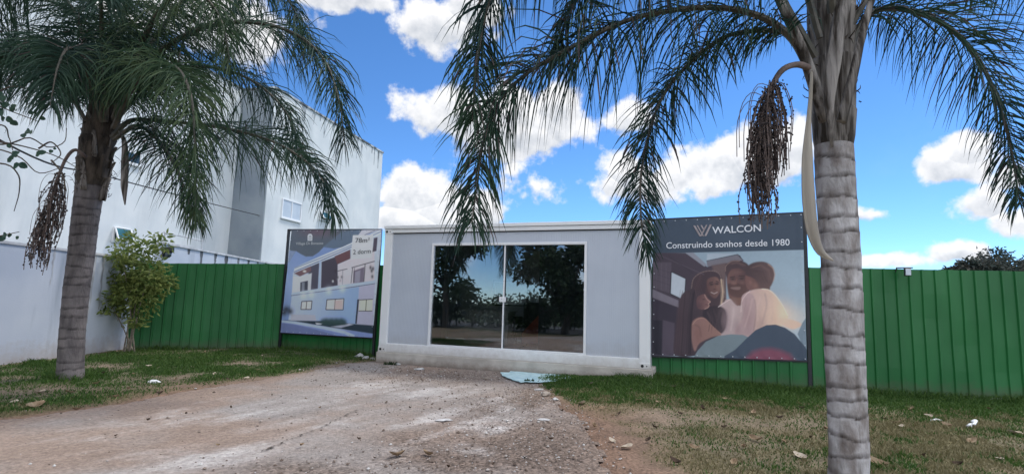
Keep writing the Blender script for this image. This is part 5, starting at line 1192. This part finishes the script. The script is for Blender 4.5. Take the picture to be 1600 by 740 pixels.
# ------------------------------------------------------------------ broadleaf plants
def leaf_cloud(centers, n, size, seed, aspect=.45, flat=.0, droop=.3):
    """leaves spread through clumps: (x,y,z,r) list"""
    rnd = random.Random(seed); vs = []; fs = []
    w = [c[3]**2 for c in centers]
    for k in range(n):
        c = rnd.choices(centers, w)[0]; v = Vector((rnd.gauss(0, 1), rnd.gauss(0, 1), rnd.gauss(0, 1))).normalized()*c[3]*(rnd.random()**.45)*rnd.uniform(.75, 1.1)
        p = Vector(c[:3])+Vector((v.x, v.y, v.z*(c[4] if len(c) > 4 else 1)))
        d = (v.normalized()*.6+Vector((rnd.gauss(0, .6), rnd.gauss(0, .6), rnd.gauss(0, .45)-droop))).normalized(); s = size*rnd.uniform(.6, 1.3)
        a = d.cross(Vector((rnd.gauss(0, 1), rnd.gauss(0, 1), rnd.gauss(0, 1)))).normalized()*s*aspect*.5; nrm = d.cross(a).normalized()*s*.08
        o = len(vs); vs += [p, p+d*s*.3+a*.9+nrm, p+d*s*.65+a*.75+nrm, p+d*s, p+d*s*.65-a*.75+nrm, p+d*s*.3-a*.9+nrm]
        fs += [(o, o+1, o+2, o+3), (o, o+3, o+4, o+5)]
    mb = MB(); mb.add(vs, fs); return mb
def tree(name, label, base, trunk_h, r, clumps, n, size, leaf, seed, cat='tree', group=None, aspect=.5):
    rnd = random.Random(seed); e = empty(name, tuple(base)); tag(e, label, cat, group)
    mb = MB(); top = Vector((rnd.uniform(-.2, .2), rnd.uniform(-.2, .2), trunk_h)); mb.tube(spline([(0, 0, -.15), top*.5+Vector((.08, 0, 0)), top], 10), [r*(1.25-.5*i/9) for i in range(10)], 10)
    for c in clumps:
        q = Vector(c[:3]); mb.tube(spline([top*.8, top.lerp(q, .5)+Vector((0, 0, -.15)), q], 8), [r*.5*(1-.1*i) for i in range(8)], 6)
        for k in range(3):
            z = q+Vector((rnd.gauss(0, .5), rnd.gauss(0, .5), rnd.gauss(0, .5)))*c[3]; mb.tube([top.lerp(q, .7), z], [r*.2, r*.06], 5)
    mb.build('trunk', M['bark'], e, True)
    leaf_cloud(clumps, n, size, seed, aspect).build('crown', leaf, e)
    return e

def shrub():
    b = G(211, 548); b.y -= .25; e = empty('small_shrub', tuple(b)); tag(e, 'bushy yellow-green shrub on thin bare stems in front of the wall and left fence corner', 'shrub')
    rnd = random.Random(5); Y = b.y
    tips = [(160, 455), (175, 425), (190, 395), (205, 375), (225, 390), (250, 378), (235, 420), (255, 445), (212, 440), (190, 460), (200, 480), (228, 470), (170, 470), (265, 440), (215, 500)]
    cl = []
    for k, (x, y) in enumerate(tips):
        t = P(x, y, Y+rnd.uniform(-.35, .35))-b; cl.append((t.x, t.y, t.z, rnd.uniform(.24, .42) if k < 13 else .2))
        if k % 2: continue
        mb = MB(); s = Vector((rnd.uniform(-.16, .16), rnd.uniform(-.12, .12), -.05)); mid = s.lerp(t, .5); mid.x *= .8; mid.y *= .7
        mb.tube(spline([s, mid, t], 12), [.019-.0013*i for i in range(12)], 6); mb.build('stem', M['wood_stem'], e, True)
    cl += [((P(x, y, Y)-b).x, 0, (P(x, y, Y)-b).z, r) for x, y, r in ((205, 430, .5), (215, 455, .5), (240, 435, .4), (185, 445, .4), (200, 400, .3))]
    leaf_cloud(cl, 3500, .13, 3, .42).build('foliage', M['bush_leaf'], e)
    for c in [(258, 372), (268, 376), (247, 386)]:
        pass
shrub()

def twig_tree():
    b = Vector((-9.0, 6.6, 0)); e = empty('thin_tree', tuple(b)); tag(e, 'thin-branched broadleaf tree at the left edge with sparse dark leaves', 'tree')
    rnd = random.Random(2)
    mb = MB(); mb.tube(spline([(0, 0, -.1), (.05, 0, 1.2), (.0, .05, 2.2), (.15, .1, 3.2)], 14), [.075-.003*i for i in range(14)], 8); mb.build('trunk', M['bark'], e, True)
    lines = [[(-90, 250), (-20, 232), (30, 245), (60, 270), (95, 262)], [(-90, 215), (0, 222), (50, 232), (90, 245), (120, 262)], [(-90, 260), (0, 255), (28, 272), (30, 300), (22, 330)],
             [(-60, 225), (10, 225), (45, 215), (75, 230), (100, 222), (104, 200)], [(-70, 170), (-10, 165), (20, 175), (60, 190)], [(-80, 205), (0, 195), (14, 215), (20, 235)],
             [(80, 250), (96, 270), (104, 298)], [(60, 232), (80, 222), (95, 240), (80, 255)], [(-80, 380), (-20, 372), (30, 362)], [(0, 142), (20, 135), (50, 140)]]
    dep = [6.9, 7.0, 6.8, 7.0, 6.9, 6.9, 7.0, 7.0, 6.9, 6.9]
    tw = MB(); pts_all = []
    for l, d in zip(lines, dep):
        pts = [P(x, y, d+.03*i)-b for i, (x, y) in enumerate(l)]; s = spline(pts, 18); tw.tube(s, [.013-.0005*i for i in range(18)], 5); pts_all += s
    # stubs back to the trunk
    for l, d in zip(lines, dep):
        if l[0][0] < 0:
            q = P(*l[0], d)-b; tw.tube(spline([Vector((.05, .03, q.z-.4)), Vector((.05, .03, q.z-.4)).lerp(q, .5)+Vector((0, 0, .1)), q], 8), [.02]*8, 5)
    tw.build('twigs', M['bark'], e, True)
    lf = [(12, 160, .13), (22, 163, .12), (8, 180, .14), (15, 190, .12), (3, 172, .13), (45, 175, .1), (40, 205, .13), (52, 200, .1), (30, 235, .14), (10, 222, .1), (68, 238, .13), (80, 240, .08), (32, 255, .14), (22, 250, .1), (18, 240, .1), (60, 150, .1), (5, 148, .12),
          (8, 368, .12), (18, 363, .1), (2, 372, .1), (26, 366, .07), (85, 232, .06), (-10, 200, .14), (-20, 160, .14), (12, 205, .09), (58, 185, .09), (28, 168, .09)]
    vs = []; fs = []
    for (x, y, s) in lf:
        for q in range(2 if s > .1 else 1):
            p = P(x+rnd.uniform(-4, 4), y+rnd.uniform(-4, 4), 6.9+rnd.uniform(-.15, .15))-b; d = Vector((rnd.uniform(-1, 1), rnd.uniform(-.4, .4), rnd.uniform(-1, .1))).normalized(); a = d.cross(Vector((rnd.uniform(-.4, .4), 1, rnd.uniform(-.3, .3)))).normalized()*s*.42
            d = d*.75; a = a*.75
            nz = d.cross(a).normalized()*s*.1; o = len(vs); vs += [p, p+d*s*.2+a*.8+nz, p+d*s*.5+a+nz, p+d*s*.8+a*.6, p+d*s, p+d*s*.8-a*.6, p+d*s*.5-a+nz, p+d*s*.2-a*.8+nz]; fs += [(o, o+1, o+2, o+3, o+4), (o, o+4, o+5, o+6, o+7)]
    mb = MB(); mb.add(vs, fs); mb.build('foliage', M['twig_leaf'], e)
twig_tree()

# far tree behind the right fence
def far_trees():
    for (px, py, d, w, lab, sd) in ((1512, 412, 42, 1.9, 'low round dark tree crown just over the right fence, left of the taller one', 3), (1595, 402, 45, 3.4, 'taller dark tree crown over the right fence at the photo edge', 4)):
        t = P(px, py, d); b = Vector((t.x, t.y, 0)); rnd = random.Random(sd)
        cl = [(rnd.uniform(-w, w), rnd.uniform(-w, w), t.z-.4+rnd.uniform(-1.5, .1)*(w/3), w*rnd.uniform(.3, .5), .8) for _ in range(11)]
        tree('broadleaf_tree', lab, b, t.z*.55, .2, cl, 4200, .34, M['far_leaf'], sd, group=None)
far_trees()
# street trees behind the camera (they stand in the glass doors' reflection)
def refl(px, py, t):
    s, z = cf.F(px, py, -.07); p = cf.W(s, .07, z); v = Vector(D(px, py)).normalized(); n = cf.n; r = v-2*v.dot(n)*n; return p+r*t
def street_trees():
    for (px, py, t, w, lab, sd, n) in ((700, 415, 19, 2.1, 'leafy street tree behind the camera, mirrored in the left glass door', 21, 5600), (882, 450, 16, 2.0, 'dense street tree behind the camera, mirrored in the right glass door', 22, 9000)):
        q = refl(px, py, t); b = Vector((q.x, q.y, 0)); rnd = random.Random(sd)
        cl = [(rnd.uniform(-w, w), rnd.uniform(-w, w), q.z+rnd.uniform(-1.4, 1.9), w*rnd.uniform(.35, .55), .85) for _ in range(13)]
        tree('street_tree', lab, b, q.z*.75, .16, cl, n, .26, M['tree_leaf'], sd)
street_trees()
def street_hedge():
    a = refl(690, 500, 21); b = refl(905, 500, 21); a.z = b.z = 0; d = (b-a); e = empty('street_hedge', tuple(a)); tag(e, 'tall leafy hedge across the street, mirrored in the glass doors', 'hedge'); rnd = random.Random(6)
    cl = []; st = MB()
    for k in range(34):
        q = d*(-.6+2.2*k/33)+Vector((rnd.uniform(-.4, .4), rnd.uniform(-.4, .4), 0)); cl.append((q.x, q.y, rnd.uniform(.6, 1.5), rnd.uniform(.65, .95), 1.1)); st.tube([q+Vector((0, 0, -.1)), q+Vector((.1, 0, 1.2))], .04, 5)
    st.build('stems', M['bark'], e); leaf_cloud(cl, 9000, .24, 8, .5).build('foliage', M['tree_leaf'], e)
street_hedge()

# ------------------------------------------------------------------ small things on the ground
def curled_leaf(L, W, curl, seed):
    rnd = random.Random(seed); mb = MB(); vs = []; fs = []; K = 6; n = 5; tw = rnd.uniform(-.5, .5)
    for i in range(K):
        t = i/(K-1); w = W*math.sin(math.pi*(.08+.86*t))**.8; z = curl*L*(t-.5)**2*1.6
        for j in range(n):
            u = (j/(n-1)-.5)*2; vs.append((L*(t-.5), u*w*.5, z+abs(u)*w*curl*.55+tw*u*w*(t-.5)*.6+rnd.uniform(-.002, .002)))
    for i in range(K-1):
        for j in range(n-1): a = i*n+j; fs.append((a, a+1, a+n+1, a+n))
    vs2 = [(x, y, z+.0012) for x, y, z in vs]; m = len(vs); fs2 = [(d+m, c+m, b+m, a+m) for a, b, c, d in fs]
    mb.add(vs+vs2, fs+fs2); return mb
kinds = [('dry_leaf', 'dry_leaf_brown', .15, .085, .55), ('dry_leaf_pale', 'dry_leaf', .13, .075, .35), ('dry_leaf_dark', 'dry_leaf', .11, .06, .8), ('dry_leaf', 'x', .10, .06, .9)]
protos = []
for i, (m, _, L, W, c) in enumerate(kinds):
    o = curled_leaf(L, W, c, i+1).build('dry_leaf', M[m], smooth=True); protos.append([o, False])
def ground_z(p): a = np.array([[p.x, p.y]]); return .012 if drive_in(a)[0] > 0 else float(gz(a)[0])
def drop_leaf(px, py, k, size, label, group):
    pr = protos[k]; o = pr[0] if not pr[1] else pr[0].copy()
    if pr[1]: col.objects.link(o)
    pr[1] = True; p = G(px, py); o.location = (p.x, p.y, ground_z(p)+.014); o.rotation_euler = (random.uniform(-.45, .45), random.uniform(-.35, .35), random.uniform(0, 6.28)); o.scale = (size,)*3
    tag(o, label, 'leaf', group)
named = [(620, 716, 0, 1.05, 'curled tan leaf on the driveway, left of a pair at the bottom centre'), (667, 714, 0, .8, 'curled tan leaf on the driveway, right of a pair at the bottom centre'),
         (1586, 679, 1, 1.35, 'large pale dry leaf on the lawn at the right edge of the photo'), (1402, 662, 0, .95, 'brown leaf on the grass just right of the near palm trunk'),
         (1250, 714, 1, 1.1, 'pale crumpled leaf on the dry lawn left of the near palm base'), (1370, 724, 0, 1.1, 'tan leaf at the right of the near palm base, bottom of the photo'),
         (922, 604, 1, 1.2, 'pinkish upright dry leaf on the grass by the right end of the cabin'), (910, 633, 1, 1.3, 'pale twisted dry leaf at the grassy driveway edge'), (1182, 687, 0, 1.0, 'tan leaf on the dry lawn between driveway and palm'),
         (979, 702, 1, 1.1, 'pale dry leaf on worn soil near the bottom driveway corner'), (54, 636, 0, 1.3, 'brown oval leaf on the left lawn near its street edge'), (62, 615, 1, 1.2, 'pale leaf on the left lawn left of the far palm foot')]
for x, y, k, s, l in named: drop_leaf(x, y, k, s, l, None)
rl = [(1030, 630), (1060, 648), (1100, 640), (965, 648), (955, 650), (1120, 640), (1132, 668), (1290, 672), (1085, 700), (1010, 690), (1160, 700), (1225, 690), (1355, 640), (1380, 654), (1408, 668), (1425, 640), (1520, 690), (1480, 665), (1545, 640), (1050, 610), (1130, 625), (1090, 618), (985, 612), (1000, 628),
      (1145, 722), (1055, 725), (1310, 655), (1440, 712), (1500, 728), (1560, 715), (1220, 655), (940, 640), (930, 668), (955, 690), (1020, 668), (1250, 640), (1200, 625), (1450, 650), (880, 645), (1265, 684), (1330, 610), (1180, 648)]
for i, (x, y) in enumerate(rl): drop_leaf(x+random.uniform(-3, 3), y, random.choice((0, 2, 2, 3, 1)), random.uniform(.55, .95), 'small dry brown leaf lying on the worn right lawn', 'small dry leaves on the right lawn')
ll = [(107, 616), (20, 632), (120, 640), (232, 572), (210, 585), (160, 584), (200, 610), (275, 594), (240, 560), (335, 585), (300, 574), (365, 565), (388, 578), (402, 579), (430, 575), (385, 592), (460, 572), (490, 560), (280, 560), (320, 550), (50, 580), (355, 594), (180, 622), (250, 617), (410, 556), (150, 600)]
for x, y in ll: drop_leaf(x, y, random.choice((1, 1, 0, 2, 3)), random.uniform(.5, .9), 'small pale or brown fallen leaf on the green left lawn', 'small fallen leaves on the left lawn')
dv_ = [(180, 685), (230, 660), (340, 700), (500, 640), (425, 620), (360, 640), (560, 690), (740, 690), (770, 730), (700, 735), (860, 690), (820, 720), (640, 640), (290, 650), (585, 720), (470, 700)]
for x, y in dv_: drop_leaf(x, y, random.choice((2, 2, 3)), random.uniform(.3, .55), 'tiny dark dry leaf on the worn driveway', 'tiny dark leaves on the driveway')

def lump(name, px, py, size, m, label, cat, seed, stretch=(1, 1, .5), rz=0, group=None):
    """an irregular crumpled or broken solid"""
    rnd = random.Random(seed); bm = bmesh.new(); bmesh.ops.create_icosphere(bm, subdivisions=2, radius=1)
    for v in bm.verts:
        n = mnoise.noise(v.co*1.4+Vector((seed*3.7, 0, 0))); v.co *= 1+.55*n+rnd.uniform(-.08, .08); v.co = Vector((v.co.x*stretch[0], v.co.y*stretch[1], max(-.4, v.co.z)*stretch[2]))*size
    me = bpy.data.meshes.new(name); bm.to_mesh(me); bm.free(); me.materials.append(m); o = bpy.data.objects.new(name, me); col.objects.link(o)
    p = G(px, py); o.location = (p.x, p.y, ground_z(p)+size*stretch[2]*.3); o.rotation_euler = (0, 0, rz); tag(o, label, cat, group); return o
lump('plastic_scrap', 240, 597, .07, M['litter'], 'white scrap of plastic on the left lawn right of the far palm', 'litter', 1, (1.3, .6, .45))
lump('plastic_scrap', 1322, 570+1, .07, M['litter'], 'small white scrap close to the near palm trunk on the left', 'litter', 2, (1.2, .5, .3)) if False else None
lump('plastic_scrap', 1462, 656, .055, M['litter'], 'small white scrap on the grass right of the near palm', 'litter', 2, (1.5, .6, .35), .3)
lump('paper_scrap', 1557, 624, .075, M['litter'], 'white paper scrap at the foot of the right green fence', 'litter', 3, (1.6, .4, .4), .2)
lump('lime_lump', 692, 658, .05, M['rubble'], 'flat white lump of lime on the driveway centre', 'debris', 4, (1.9, .8, .3), .3)
lump('lime_lump', 850, 657, .045, M['rubble'], 'white crumbled lump at the right side of the driveway', 'debris', 5, (1.8, .8, .25), -.2)
for i, (x, y, s) in enumerate([(562, 557, .09), (572, 560, .08), (582, 561, .06), (556, 553, .05)]):
    lump('rubble_chunk', x, y, s, M['rubble'], 'white rubble chunk at the foot of the left billboard post', 'debris', 10+i, (1.2, .9, .7), i, 'rubble by the left billboard post')
for i, (x, y, s) in enumerate([(600, 574, .06), (655, 578, .07), (690, 582, .06), (622, 570, .07), (760, 592, .06), (842, 610, .05), (853, 618, .09), (868, 625, .05)]):
    lump('concrete_chip', x, y, s, M['rubble'] if i % 2 else M['concrete'], 'broken concrete chip lying along the front of the plinth', 'debris', 30+i, (1.6, .7, .4), i*.7, 'concrete chips along the plinth')
def bone():
    p = G(1443, 592); b = empty('plastic_scrap', (p.x, p.y, ground_z(p)+.02), .55); return b
def white_strip():
    p = G(1521, 666); mb = MB(); pts = [(-.14, -.01, .02), (-.06, .01, .035), (.03, 0, .03), (.11, .03, .05), (.15, .05, .05)]
    mb.tube(spline(pts, 14), [.035, .03, 0.0173, .022, .022, 0.0173, .025, 0.0187, 0.0202, .032, .038, .04, .035, .02], 8, flat=.6)
    o = mb.build('bottle_shard', M['litter'], smooth=True); o.location = (p.x, p.y, ground_z(p)); o.rotation_euler = (0, 0, .5); tag(o, 'long white knobbly scrap on the lawn right of the near palm', 'litter')
white_strip()
def blue_sheet():
    px = [(783, 585), (800, 583), (845, 584), (885, 586), (905, 589), (900, 594), (880, 596), (860, 599), (835, 600), (812, 600), (800, 596), (788, 591)]
    pts = [G(x, y) for x, y in px]; c = sum(pts, Vector())/len(pts); rnd = random.Random(3); bm = bmesh.new()
    ring = []
    for i in range(len(pts)):
        a, b = pts[i], pts[(i+1) % len(pts)]
        for u in (0, .33, .66): q = a.lerp(b, u); ring.append(q+Vector((rnd.uniform(-.03, .03), rnd.uniform(-.03, .03), 0)))
    lv = []
    for f in (1, .75, .5, .25):
        lv.append([bm.verts.new((c.x+(q.x-c.x)*f-c.x, c.y+(q.y-c.y)*f-c.y, .03+.022*mnoise.noise(Vector((q.x*f*5, q.y*f*5, f*3))))) for q in ring])
    n = len(ring)
    for a, b in zip(lv[:-1], lv[1:]):
        for i in range(n): bm.faces.new((a[i], a[(i+1) % n], b[(i+1) % n], b[i]))
    bm.faces.new(lv[-1]); me = bpy.data.meshes.new('tarpaulin'); bm.to_mesh(me); bm.free(); me.materials.append(M['blue_sheet'])
    o = bpy.data.objects.new('tarpaulin', me); col.objects.link(o); o.location = (c.x, c.y, 0); s = o.modifiers.new('thickness', 'SOLIDIFY'); s.thickness = .012
    tag(o, 'crumpled pale turquoise sheet lying on the gravel in front of the cabin plinth', 'sheet')
blue_sheet()
def weeds():
    rnd = random.Random(8)
    for (x, y, n, lab) in ((610, 570, 40, 'low weed tuft growing along the plinth near the left billboard'), (828, 598, 40, 'low weed tuft beside the pale turquoise sheet'), (960, 592, 60, 'weeds growing against the right end of the plinth')):
        p = G(x, y); vs = []; fs = []
        for k in range(n):
            b = Vector((rnd.gauss(0, .06), rnd.gauss(0, .025), 0)); h = rnd.uniform(.03, .10); d = Vector((rnd.uniform(-.06, .06), rnd.uniform(-.06, .03), h)); w = rnd.uniform(.006, .014); o = len(vs)
            vs += [b+Vector((-w*.6, 0, 0)), b+Vector((w*.6, 0, 0)), b+d*.6+Vector((w, 0, 0)), b+d+Vector((0, -.02, -.005)), b+d*.6+Vector((-w, 0, 0))]; fs.append((o, o+1, o+2, o+3, o+4))
        mb = MB(); mb.add(vs, fs); o = mb.build('weed_tuft', M['tree_leaf']); o.location = p; tag(o, lab, 'weeds')
weeds()
for pr in protos:
    if not pr[1]: bpy.data.objects.remove(pr[0])
scene.cycles.max_bounces = 6; scene.cycles.transparent_max_bounces = 12; scene.cycles.use_denoising = True
